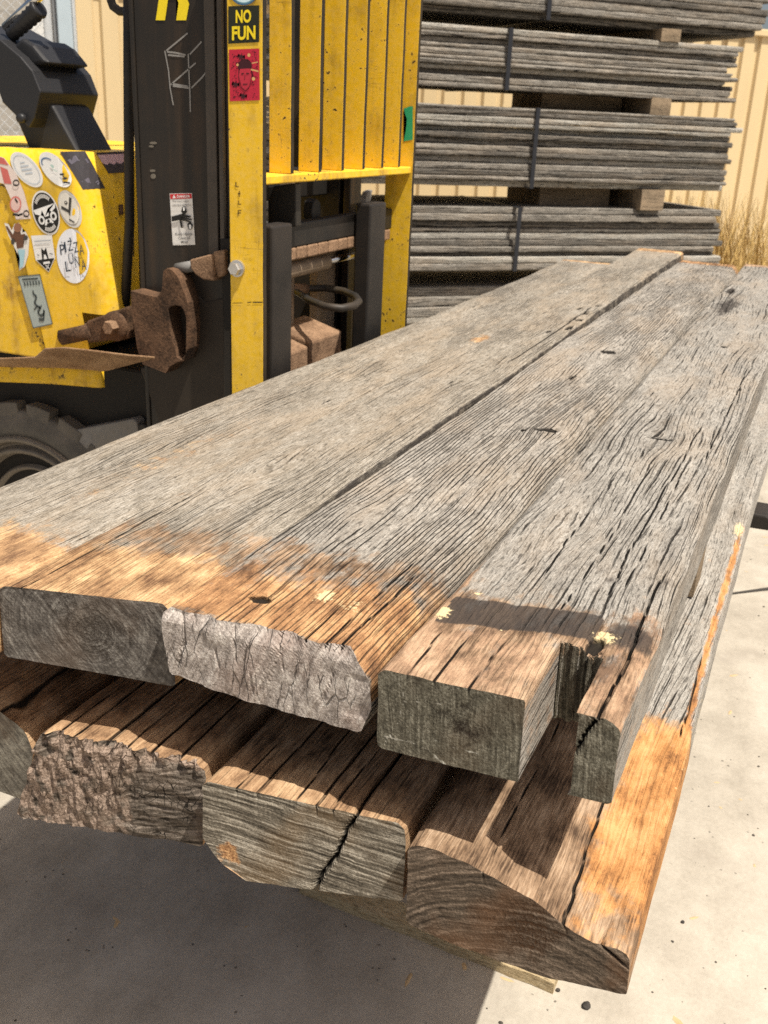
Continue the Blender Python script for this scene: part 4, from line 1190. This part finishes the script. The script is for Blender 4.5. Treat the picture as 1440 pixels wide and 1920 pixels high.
# cowl stickers
dn = lambda c, a, b: Sticker(cowl_hit, obox(c, a, b))
s = Sticker(cowl_hit, [(-12, 288), (60, 288), (60, 415), (-12, 415)])
P3 = lambda x, y: ((x + 12) / 72, 1 - (y - 288) / 127)
s.put([[P3(*p) for p in ((-10, 290), (8, 296), (30, 325), (45, 360), (58, 410), (30, 412), (20, 372), (8, 345), (-10, 340))]], (.78, .66, .60), 'sticker')
s.put([[P3(*p) for p in ((-10, 291), (7, 297), (16, 310), (-10, 305))], [P3(*p) for p in ((0, 312), (14, 318), (22, 345), (8, 344))]], (.60, .15, .13)); s.put([oval(*P3(29, 383), .15, .12)], (.66, .20, .17))
s.put([oval(*P3(29, 383), .12, .095)], (.74, .52, .47)); s.put(ringq(*P3(30, 343), .085, .05, .022) + ringq(*P3(49, 401), .08, .055, .022) + [stroke(P3(28, 372), P3(33, 380), .03), stroke(P3(24, 402), P3(36, 404), .03), stroke(P3(34, 404), P3(42, 401), .03)], BLK)
A_, B_ = (22, 33), (21, -9)
s = dn((50, 318), (20, 33), (23, -3)); s.put([oval(.5, .5, .5, .5)], WHT, 'sticker'); s.put(ringq(.5, .5, .42, .42, .02) + [stroke((.3, .5), (.7, .5), .05), stroke((.34, .6), (.66, .6), .04), stroke((.36, .40), (.64, .40), .04), stroke((.40, .70), (.60, .70), .03)], (.52, .58, .64))
s = dn((104, 318), (20, 33), (23, -3)); s.put([oval(.5, .5, .5, .5)], WHT, 'sticker'); s.put(ringq(.36, .66, .26, .2, .04, 20, .1, .5), (.12, .2, .34)); s.put([stroke((.55, .35), (.72, .36), .05), stroke((.63, .36), (.66, .22), .04), stroke((.57, .22), (.74, .24), .05), stroke((.5, .14), (.74, .10), .045)], (.05, .05, .06)); s.put([stroke((.38, .52), (.52, .44), .02), oval(.45, .6, .05, .05)], (.45, .62, .56))
s = Sticker(cowl_hit, [(113, 285), (160, 284), (197, 353), (156, 355)])
s.put([rect(u, v, u + .26, v + .26) for u in (0, .25, .5, .75) for v in (0, .25, .5, .75)], (.055, .05, .055), 'sticker'); s.put([[(.1, .78), (.5, .9), (.9, .8), (.9, .68), (.5, .76), (.15, .66)], [(.35, .55), (.6, .6), (.92, .2), (.75, .16)], [(.12, .2), (.5, .3), (.95, .18), (.8, .1), (.45, .16)]], (.13, .12, .15))
s = Sticker(cowl_hit, [(180, 286), (246, 283), (246, 322), (204, 325)])
s.put([rect(u / 8, 0, u / 8 + .13, 1) for u in range(8)], (.62, .42, .46), 'sticker'); s.put([[(u / 8, 0), (u / 8 + .125, 0), (u / 8 + .125, .40 + .12 * (u % 2)), (u / 8, .48 - .1 * (u % 2))] for u in range(8)], (.06, .05, .055)); s.put([[(u / 8, .9), (u / 8 + .125, .9), (u / 8 + .125, 1), (u / 8, 1)] for u in range(8)], (.05, .04, .05))
s = dn((86, 399), (13, 41), (23, -8)); s.put([oval(.5, .5, .5, .5)], (.78, .76, .72), 'sticker'); s.put([oval(.5, .5, .455, .455)], BLK)
s.put([[(.06, .64), (.94, .64), (.90, .54), (.72, .48), (.62, .58), (.58, .42), (.42, .42), (.38, .58), (.28, .48), (.10, .54)], oval(.26, .38, .12, .10), oval(.74, .38, .12, .10), [(.40, .36), (.60, .36), (.68, .24), (.32, .24)]], WHT)
s.put([oval(.26, .38, .06, .05), oval(.74, .38, .06, .05), oval(.5, .31, .05, .04), stroke((.40, .25), (.60, .25), .03)], BLK)
s.put([x for i in range(13) for x in ringq(.5, .5, .42, .42, .09, 1, .12 + i * .02, .12 + i * .02 + .013)] + [x for i in range(9) for x in ringq(.5, .5, .42, .42, .09, 1, .66 + i * .02, .66 + i * .02 + .013)], (.7, .68, .64))
s = dn((131, 392), (12, 35), (19, -5)); s.put([oval(.5, .5, .5, .5)], (.55, .53, .49), 'sticker'); s.put([oval(.47, .52, .42, .42)], (.70, .67, .60)); s.put([stroke((.14, .60), (.44, .44), .09), stroke((.44, .44), (.70, .78), .09), oval(.42, .68, .07, .05), stroke((.44, .44), (.40, .34), .05), stroke((.30, .25), (.50, .14), .05)], (.05, .048, .045)); s.put([oval(.42, .69, .03, .02)], (.7, .67, .6))
s = Sticker(cowl_hit, [(6, 415), (58, 415), (58, 510), (6, 510)])
P4 = lambda x, y: ((x - 6) / 52, 1 - (y - 415) / 95)
s.put([[P4(*p) for p in ((8, 418), (16, 420), (22, 432), (27, 420), (36, 418), (42, 428), (42, 436), (48, 434), (55, 448), (53, 478), (46, 500), (36, 508), (35, 480), (26, 462), (16, 442))]], (.76, .73, .68), 'sticker')
s.put([[P4(*p) for p in ((10, 424), (14, 424), (24, 440), (28, 430), (37, 432), (40, 440), (46, 438), (48, 442), (44, 456), (44, 464), (32, 466), (30, 454), (22, 448))]], (.13, .06, .035)); s.put([oval(*P4(33, 427), .14, .09)], (.30, .14, .08)); s.put([[P4(*p) for p in ((33, 468), (47, 468), (45, 486), (43, 500), (37, 503), (37, 484))]], (.36, .58, .66))
s.put([oval(*P4(48, 446), .08, .05), oval(*P4(24, 453), .07, .06)], (.06, .055, .05))
s = Sticker(cowl_hit, [(58, 442), (97, 440), (107, 508), (72, 514)])
s.put([[(0, 1), (1, 1), (1, .36), (.55, 0), (0, .36)]], (.80, .79, .76), 'sticker'); s.put([[(.05, .36), (.95, .36), (.55, .03)]], BLK)
s.put([[(.34, .36), (.66, .36), (.58, .52), (.62, .66), (.5, .58), (.38, .66), (.42, .52)], stroke((.12, .5), (.22, .47), .02), stroke((.75, .5), (.9, .46), .02)], BLK); s.put([[(.42, .36), (.60, .36), (.54, .48), (.46, .48)], rect(.36, .23, .70, .29), stroke((.46, .10), (.62, .20), .03), stroke((.62, .10), (.46, .20), .03)], WHT); s.put([rect(.1, .83, .9, .86), stroke((.1, .76), (.9, .78), .012)], (.42, .44, .46))
s = dn((137, 480), (7, 51), (30, -6)); s.put([oval(.5, .5, .5, .5)], (.80, .82, .86), 'sticker'); INK = (.03, .045, .07)
for i, (ch, u, v) in enumerate((('P', .13, .56), ('I', .27, .59), ('Z', .38, .60), ('Z', .55, .55), ('A', .71, .49), ('L', .22, .24), ('U', .35, .36), ('N', .53, .28), ('A', .71, .21))): s.text(ch, INK, u, v, u + (.05 if ch == 'I' else .145), v + .19, .0)
s.put([stroke((.46, .84), (.5, .80), .03), stroke((.62, .16), (.63, .13), .02), stroke((.2, .8), (.22, .77), .02)], INK)
s = Sticker(cowl_hit, [(33, 518), (75, 514), (99, 608), (62, 616)]); s.put([rect(0, 0, 1, 1)], (.36, .42, .40), 'sticker', .3); s.put([rect(0, 0, 1, .02), rect(0, .98, 1, 1), rect(0, 0, .03, 1), rect(.97, 0, 1, 1)], (.12, .14, .13))
dr = [(.5, .70), (.46, .64), (.58, .58), (.50, .52), (.40, .46), (.52, .38), (.62, .36), (.44, .28), (.52, .20), (.68, .22), (.76, .30), (.62, .12), (.40, .14)]
s.put([stroke(a, b, .055) for a, b in zip(dr, dr[1:])] + [stroke((.15, .93), (.85, .92), .035)] + [rect(.18 + i * .13, .80, .24 + i * .13, .88) for i in range(6)] + [stroke((.3, .34), (.5, .40), .03), stroke((.7, .40), (.6, .34), .03)], (.06, .075, .075))


# ------------------------------------------------------------------ stacked timber bundles behind
BD = np.array([.6875, -.7262, 0.0])                  # run of the stacked boards, left to right
BN = np.array([-.7262, -.6875, 0.0])                 # out of the stack's face, towards the camera
dA = ray(1375, 250); dA = dA / (dA @ RM[2])
B0 = EYE + dA * 6.5                                   # a point at the right end of the stack's face
def onB(px, py, out=0.0): return atP(px, py, B0 + BN * out, BN)
ANG = math.atan2(BD[1], BD[0])
W_back = wood_mat('stack_timber', lines=((60., .0014, .8), (24., .0016, .6)), tan_amt=.3, bump=1.0, grey=((.055, .050, .043), (.185, .170, .147), (.38, .355, .315)), coarse=1.5)
W_back_l = wood_mat('stack_timber_pale', lines=((60., .0012, .7),), tan_amt=.5, bump=1.0, grey=((.12, .11, .098), (.30, .285, .25), (.50, .475, .425)))
W_back_d = wood_mat('stack_timber_dark', lines=((60., .0016, .9), (24., .002, .6)), tan_amt=.25, bump=1.0, grey=((.032, .029, .025), (.105, .096, .083), (.26, .24, .21)), coarse=1.4)
M_strap = plain_mat('strap_band', (.022, .024, .030), .4, 0, .2)
BDEPTH = .85
rb_ = random.Random(11)


def board_mesh(L, th, dep, seed):
    """one board: X along, front face at y=0 facing -y, height z 0..th"""
    n = int(L / .05); xs = np.linspace(0, L, n + 1)
    prof = [(0.004, 0), (0, .006), (-.001, th * .5), (0, th - .006), (.006, th), (dep * .5, th), (dep, th - .002), (dep, .002), (dep * .5, 0)]
    P = len(prof)
    V = np.zeros((n + 1, P, 3))
    for j, (y, z) in enumerate(prof):
        V[:, j, 0] = xs
        V[:, j, 1] = y + (fbm(xs * 4, j * .7, 0, seed, 3) - .5) * .008 * (y < .02)
        V[:, j, 2] = z + (fbm(xs * 5, j * .4 + 5, 0, seed + 2, 3) - .5) * .005
    V[0, :, 0] += (np.array([vnoise(j * .9, 1, 1, seed) for j in range(P)]) - .5) * .03
    V[-1, :, 0] += (np.array([vnoise(j * .9, 2, 1, seed) for j in range(P)]) - .5) * .018
    idx = np.arange((n + 1) * P).reshape(n + 1, P)
    F = []
    for j in range(P):
        k = (j + 1) % P
        F.append(np.stack([idx[:-1, j], idx[1:, j], idx[1:, k], idx[:-1, k]], 1))
    F = np.concatenate(F)
    V = V.reshape(-1, 3)
    me = bpy.data.meshes.new('board')
    faces = [tuple(f[::-1]) for f in F] + [tuple(idx[0]), tuple(idx[-1][::-1])]
    me.from_pydata([tuple(v) for v in V], [], faces); me.update()
    return me


def bundle(label, ztop, zbot, rightpx, n, strap_px, LB_=2.95, face_out=0.0, hidden_bottom=False):
    zr = onB(rightpx, 250, face_out)
    x_end = (zr - B0) @ BD                            # along the face, 0 at the right end
    org = B0 + BD * (x_end - LB_) + BN * face_out
    root = tag(empty('timber_bundle', (org[0], org[1], zbot)), label, 'timber bundle', 'strapped timber bundles stacked by the fence')
    root.rotation_euler = (0, 0, ANG)
    ws = [rb_.uniform(.7, 1.3) for _ in range(n)]
    tot = sum(ws); z = 0.0
    for i in range(n):
        th = ws[i] / tot * (ztop - zbot)
        me = board_mesh(LB_ + rb_.uniform(-.05, .02), th - rb_.choice([.0005, .001, .002]), BDEPTH, int(rb_.random() * 9999))
        for m_ in (rb_.choice([W_back, W_back, W_back_l, W_back_d]),): me.materials.append(m_)
        for a in ('crack', 'fresh', 'stain', 'paint', 'fresh_e', 'brown'): fattr(me, a, np.zeros(len(me.vertices)))
        o = bpy.data.objects.new('board', me); C.objects.link(o); o.parent = root
        o.location = (rb_.uniform(-.02, .02), rb_.choice([0, 0, .008, .03, .055]) + rb_.uniform(-.004, .004), z)
        z += th
    H = ztop - zbot
    for sx in strap_px:
        q = onB(sx, 250, face_out); xs_ = (q - org) @ BD
        mb = MB(); w_ = .026
        for lo, hi in (((xs_, -.010, -.004), (xs_ + w_, -.006, H + .004)), ((xs_, -.006, H + .0), (xs_ + w_, BDEPTH + .03, H + .004)), ((xs_, BDEPTH + .026, 0), (xs_ + w_, BDEPTH + .03, H)), ((xs_, -.006, -.004), (xs_ + w_, BDEPTH + .03, -.0005))):
            mb.box(lo, hi)
        o = mb.build('strap', M_strap, root)
        o.location.y = -.006
    return root


zB = lambda px, py: float(onB(px, py)[2])
Z = {k: zB(1000, v) for k, v in dict(b1b=34, b2t=57, b2b=171, b3t=203, b3b=352, b4t=390, b4b=506, b5t=538).items()}
gap45 = Z['b4b'] - Z['b5t']
bundle('weathered timber bundle at the top of the stack, its boards jutting against the sky', Z['b1b'] + .44, Z['b1b'], 1402, 12, [1003])
bundle('weathered timber bundle second from the top, strapped in black', Z['b2t'], Z['b2b'], 1362, 11, [938])
bundle('thickest strapped timber bundle in the middle of the stack', Z['b3t'], Z['b3b'], 1382, 14, [1000])
bundle('paler timber bundle just above the far ends of the planks', Z['b4t'], Z['b4b'], 1386, 10, [982], face_out=.01)
bundle('timber bundle second from the ground, seen behind the forklift forks', Z['b5t'], Z['b5t'] - .46, 1384, 9, [])
bundle('lowest timber bundle of the stack, mostly hidden behind the planks', Z['b5t'] - .52, .09, 1384, 8, [])


def bearer(px0, px1, z0, z1, out, label, dep=.9, mat=BW):
    a, b = onB(px0, 250), onB(px1, 250)
    L_ = (b - a) @ BD
    o = rough_box('bearer', (0, -out, 0), (L_, dep, z1 - z0), mat, rb_.randrange(999), amp=.004)
    c = a + BD * L_ / 2 - BN * (dep - out) / 2
    o.location = (c[0], c[1], (z0 + z1) / 2); o.rotation_euler = (0, 0, ANG)
    return tag(o, label, 'bearer', 'bearers between the stacked bundles')


bearer(1215, 1250, Z['b2t'] - .004, Z['b1b'] + .004, .01, 'pale bearer under the topmost timber bundle')
bearer(1214, 1251, Z['b3t'] - .004, Z['b2b'] + .004, .0, 'pale block at the right in the gap above the thickest bundle')
bearer(1052, 1205, Z['b3t'] - .004, Z['b2b'] + .002, -.28, 'wide dark bearer left of a pale block, above the thickest bundle', .7)
bearer(1218, 1262, Z['b4t'] - .004, Z['b3b'] + .004, .0, 'brown bearer jutting out above the paler bundle', .9)
bearer(1058, 1195, Z['b4t'] - .004, Z['b3b'] + .002, -.24, 'wide dark bearer in the gap under the thickest bundle', .7)
bearer(1230, 1275, Z['b5t'] - .004, Z['b4b'] + .004, .0, 'hidden dark bearer under the paler bundle', .8)
for za, zb_, lb in ((Z['b2t'], Z['b1b'], 'bearer at the left under the topmost bundle'), (Z['b3t'], Z['b2b'], 'bearer at the left above the thickest bundle, behind the load backrest'), (Z['b4t'], Z['b3b'], 'bearer at the left under the thickest bundle, behind the forks'), (Z['b5t'], Z['b4b'], 'bearer at the left under the paler bundle'), (Z['b5t'] - .52, Z['b5t'] - .46, 'bearer at the left under the second lowest bundle'), (0, .09, 'bearer on the concrete at the left of the stack')):
    bearer(600, 640, za - .004, zb_ + .004, .0, lb, .8)
bearer(1230, 1275, Z['b5t'] - .524, Z['b5t'] - .456, .0, 'bearer at the right under the second lowest bundle', .8)
bearer(1230, 1275, -.001, .094, .0, 'bearer on the concrete at the right of the stack', .8)

# ------------------------------------------------------------------ ribbed steel fence
F0 = EYE + dA * 9.6
FH = 2.50
T = NT('beige_sheet_steel')
tc_, P_n = T.obj()
nz_ = T.noise(T.scale(P_n, (1, 1, .4)), 3, 4, .6)
M_fence = T.done(T.mix(T.maprange(nz_, .4, .7, 0, .3), (.64, .50, .29), (.54, .415, .235)), .5)
fence = tag(empty('steel_fence', (F0[0], F0[1], 0)), 'beige ribbed steel fence behind the timber stack', 'fence')
fence.rotation_euler = (0, 0, ANG)
pr = []
FX0 = float((atP(147, 100, F0, BN) - F0) @ BD)
x = FX0
pitch = .185
while x < 4.5:
    pr += [(x, 0), (x + pitch * .60, 0), (x + pitch * .70, .028), (x + pitch * .90, .028)]
    x += pitch
mb = MB(); bm = mb.bm
lo_ = [bm.verts.new((a, b, .03)) for a, b in pr]; hi_ = [bm.verts.new((a, b, FH)) for a, b in pr]
for i in range(len(pr) - 1): bm.faces.new((lo_[i], lo_[i + 1], hi_[i + 1], hi_[i]))
o = mb.build('ribbed_sheet', M_fence, fence); md = o.modifiers.new('thick', 'SOLIDIFY'); md.thickness = .003
mb = MB(); mb.box((FX0, -.03, FH - .01), (4.5, .055, FH + .05)); mb.build('cap_rail', M_fence, fence, .008)
mb = MB(); mb.box((FX0, .03, .02), (4.5, .06, .10)); mb.build('bottom_rail', M_fence, fence, .006)
for k in range(-1, 2):
    mb = MB(); mb.box((k * 2.38 + .3, .032, 0), (k * 2.38 + .36, .09, FH - .02)); mb.build('fence_post', M_fence, fence, .004)

# dry grass at the foot of the fence
gm = plain_mat('dry_grass', (.58, .40, .15), .8, 0, .4, 30)
V, F = [], []
rg = random.Random(3)
for i in range(1700):
    a_ = rg.uniform(.02, 1.1); b_ = rg.uniform(.15, 1.7)
    base = B0 + BD * a_ - BN * b_
    h = rg.uniform(.75, 1.45); w = rg.uniform(.005, .013)
    dr_ = rg.uniform(0, 6.28); ln = rg.uniform(.05, .35)
    pts_ = []
    for k in range(5):
        t_ = k / 4
        pts_.append((base[0] + math.cos(dr_) * ln * t_ * t_, base[1] + math.sin(dr_) * ln * t_ * t_, h * t_ * (1 - .15 * t_)))
    sx, sy = -math.sin(dr_ + .8), math.cos(dr_ + .8)
    n0 = len(V)
    for k, p_ in enumerate(pts_):
        ww = w * (1 - k / 4.4)
        V += [(p_[0] - sx * ww, p_[1] - sy * ww, p_[2]), (p_[0] + sx * ww, p_[1] + sy * ww, p_[2])]
    for k in range(4): F.append((n0 + 2 * k, n0 + 2 * k + 1, n0 + 2 * k + 3, n0 + 2 * k + 2))
tag(link('dry_grass', mesh_np('dry_grass', V, F), gm), 'tall dry yellow grass growing between the fence and the timber stack', 'grass', kind='stuff')

# ------------------------------------------------------------------ left background: gate column, chain-link, block shed
FL0 = F0 - BD * 8.6
gp = tag(empty('gate_column', (0, 0, 0)), 'pale blue steel gate column at the left end of the beige fence', 'gate column')
def onF(px, py, out=0.0): return atP(px, py, F0 + BN * out, BN)
def fbox(name, px0, px1, z0, z1, o0, o1, mat, parent=None, bev=.006):
    a, b = onF(px0, 100, o1), onF(px1, 100, o1)
    mb = MB(); dv = BN * (o0 - o1)
    mb.prism([(a[0], a[1], z0), (b[0], b[1], z0), (b[0], b[1], z1), (a[0], a[1], z1)], dv)
    return mb.build(name, mat, parent, bev)
M_blue = plain_mat('pale_blue_paint', (.42, .50, .55), .5, 0, .1, 8)
M_gal = plain_mat('galvanised_steel', (.62, .64, .65), .4, .3, .2)
fbox('column_panel', 112, 139, 0, 2.9, -.02, .12, M_blue, gp)
fbox('column_edge', 139.6, 146, 0, 2.9, -.02, .05, M_gal, gp)
fbox('column_flange', 104, 111.6, 0, 2.9, .02, .08, plain_mat('shaded_steel', (.22, .23, .24), .5), gp)
cl = tag(empty('chain_link_fence', (0, 0, 0)), 'galvanised chain-link fence left of the gate column', 'fence')
fbox('mesh_post', 86, 103, 0, 2.9, .0, .06, M_gal, cl, .02)
a = onF(-260, 100, .03); b = onF(86, 100, .03); L_ = (b - a) @ BD
mb = MB()
for i in range(-20, int(L_ / .075) + 1):
    for sg in (1, -1):
        x0, z0, x1, z1 = i * .075, 0.9, i * .075 + sg * 1.9, 2.8
        if sg < 0: x0, x1 = x0 + 1.5, x1 + 1.5
        t0, t1 = 0, 1
        for lo, hi in ((0, L_),):
            dx = x1 - x0
            ta_, tb_ = sorted(((lo - x0) / dx, (hi - x0) / dx)); t0, t1 = max(t0, ta_), min(t1, tb_)
        if t1 <= t0: continue
        pa = a + BD * (x0 + (x1 - x0) * t0); pb = a + BD * (x0 + (x1 - x0) * t1)
        mb.tube([(pa[0], pa[1], z0 + 1.9 * t0), (pb[0], pb[1], z0 + 1.9 * t1)], .0022, 4, False)
mb.build('wire_mesh', M_gal, cl)
mb = MB(); mb.tube([(a[0], a[1], 2.8), (b[0], b[1], 2.8)], .02, 10); mb.build('top_rail', M_gal, cl)
T = NT('concrete_block'); tc_, P_n = T.obj()
br = T.node('TexBrick', {'Vector': T.node('Mapping', {'Vector': tc_, 'Rotation': (math.radians(90), 0, 0)}).outputs[0], 'Color1': (.40, .38, .34, 1), 'Color2': (.34, .32, .29, 1), 'Mortar': (.26, .25, .23, 1), 'Scale': 1.0, 'Mortar Size': .012, 'Brick Width': .4, 'Row Height': .2})
M_block = T.done(T.mix(T.noise(tc_, 6, 4, .6), br.outputs['Color'], (.3, .28, .25)), .9)
M_white = plain_mat('pale_render', (.66, .66, .64), .8)
sh = tag(empty('block_shed', (0, 0, 0)), 'grey block shed with a pale door behind the chain-link fence', 'shed')
q0 = onF(-700, 100, -2.2); q1 = onF(160, 100, -2.2)
W_ = (q1 - q0) @ BD
mb = MB(); mb.box((0, 0, 0), (W_, 3, 3.4)); o = mb.build('wall', M_block, sh); o.location = q0 * np.array([1, 1, 0]); o.rotation_euler = (0, 0, ANG)
d0 = (onF(58, 100, -2.2) - q0) @ BD; d1 = (onF(98, 100, -2.2) - q0) @ BD
mb = MB(); mb.box((d0, -.05, .02), (d1, -.004, 3.2)); o = mb.build('door', M_white, sh, .01); o.location = q0 * np.array([1, 1, 0]); o.rotation_euler = (0, 0, ANG)
mb = MB(); mb.box((-.3, -.3, 3.405), (W_ + .3, 3.3, 3.5)); o = mb.build('roof', M_gal, sh, .01); o.location = q0 * np.array([1, 1, 0]); o.rotation_euler = (0, 0, ANG)

# ------------------------------------------------------------------ small stones on the concrete
M_stone = plain_mat('dark_stone', (.05, .045, .04), .9, 0, .5, 60, .5)
for i, (px, py, r, lb) in enumerate(((1100, 1889, .008, 'dark stone on the sunlit concrete below the planks'), (1046, 1858, .0045, 'small dark chip beside the end of the pale batten'), (1280, 1730, .004, 'tiny dark chip on the sunlit concrete at the right'))):
    c = atZ(px, py, 0)
    bm = bmesh.new(); bmesh.ops.create_icosphere(bm, subdivisions=3, radius=r)
    for v_ in bm.verts:
        v_.co *= .75 + .6 * float(fbm(v_.co.x * 170 + i * 9, v_.co.y * 170, v_.co.z * 170, 5, 2)); v_.co.z *= .7
    me = bpy.data.meshes.new('stone'); bm.to_mesh(me); bm.free()
    o = link('stone', me, M_stone); o.location = (c[0], c[1], r * .6)
    tag(o, lb, 'stone')

# grit and wood chips scattered over the concrete
for nm, col_, n_, r0, r1, lb in (('grit', (.07, .06, .05), 420, .0012, .0035, 'dark grit scattered over the concrete'), ('wood_chips', (.50, .36, .20), 130, .002, .006, 'pale wood chips and sawdust flecks on the concrete')):
    rg = random.Random(len(nm)); V, F = [], []
    for i in range(n_):
        c = np.array([rg.uniform(.6, 5.0), rg.uniform(-.9, 1.6) if i % 3 else rg.uniform(-.5, .4)])
        r = rg.uniform(r0, r1) * (1.0 if rg.random() < .9 else 1.8); a_ = rg.uniform(0, 6.28); el = 1 if nm == 'grit' else rg.uniform(1.5, 5)
        n0 = len(V)
        for k in range(6):
            t_ = k * math.pi / 3; u_ = math.cos(t_) * r * el * rg.uniform(.7, 1.2); v_ = math.sin(t_) * r * rg.uniform(.7, 1.2)
            V.append((c[0] + u_ * math.cos(a_) - v_ * math.sin(a_), c[1] + u_ * math.sin(a_) + v_ * math.cos(a_), .0002))
        V.append((c[0], c[1], r * (.9 if nm == 'grit' else .35)))
        F += [(n0 + k, n0 + (k + 1) % 6, n0 + 6) for k in range(6)]
    tag(link(nm, mesh_np(nm, V, F), plain_mat(nm, col_, .9)), lb, nm.replace('_', ' '), kind='stuff')
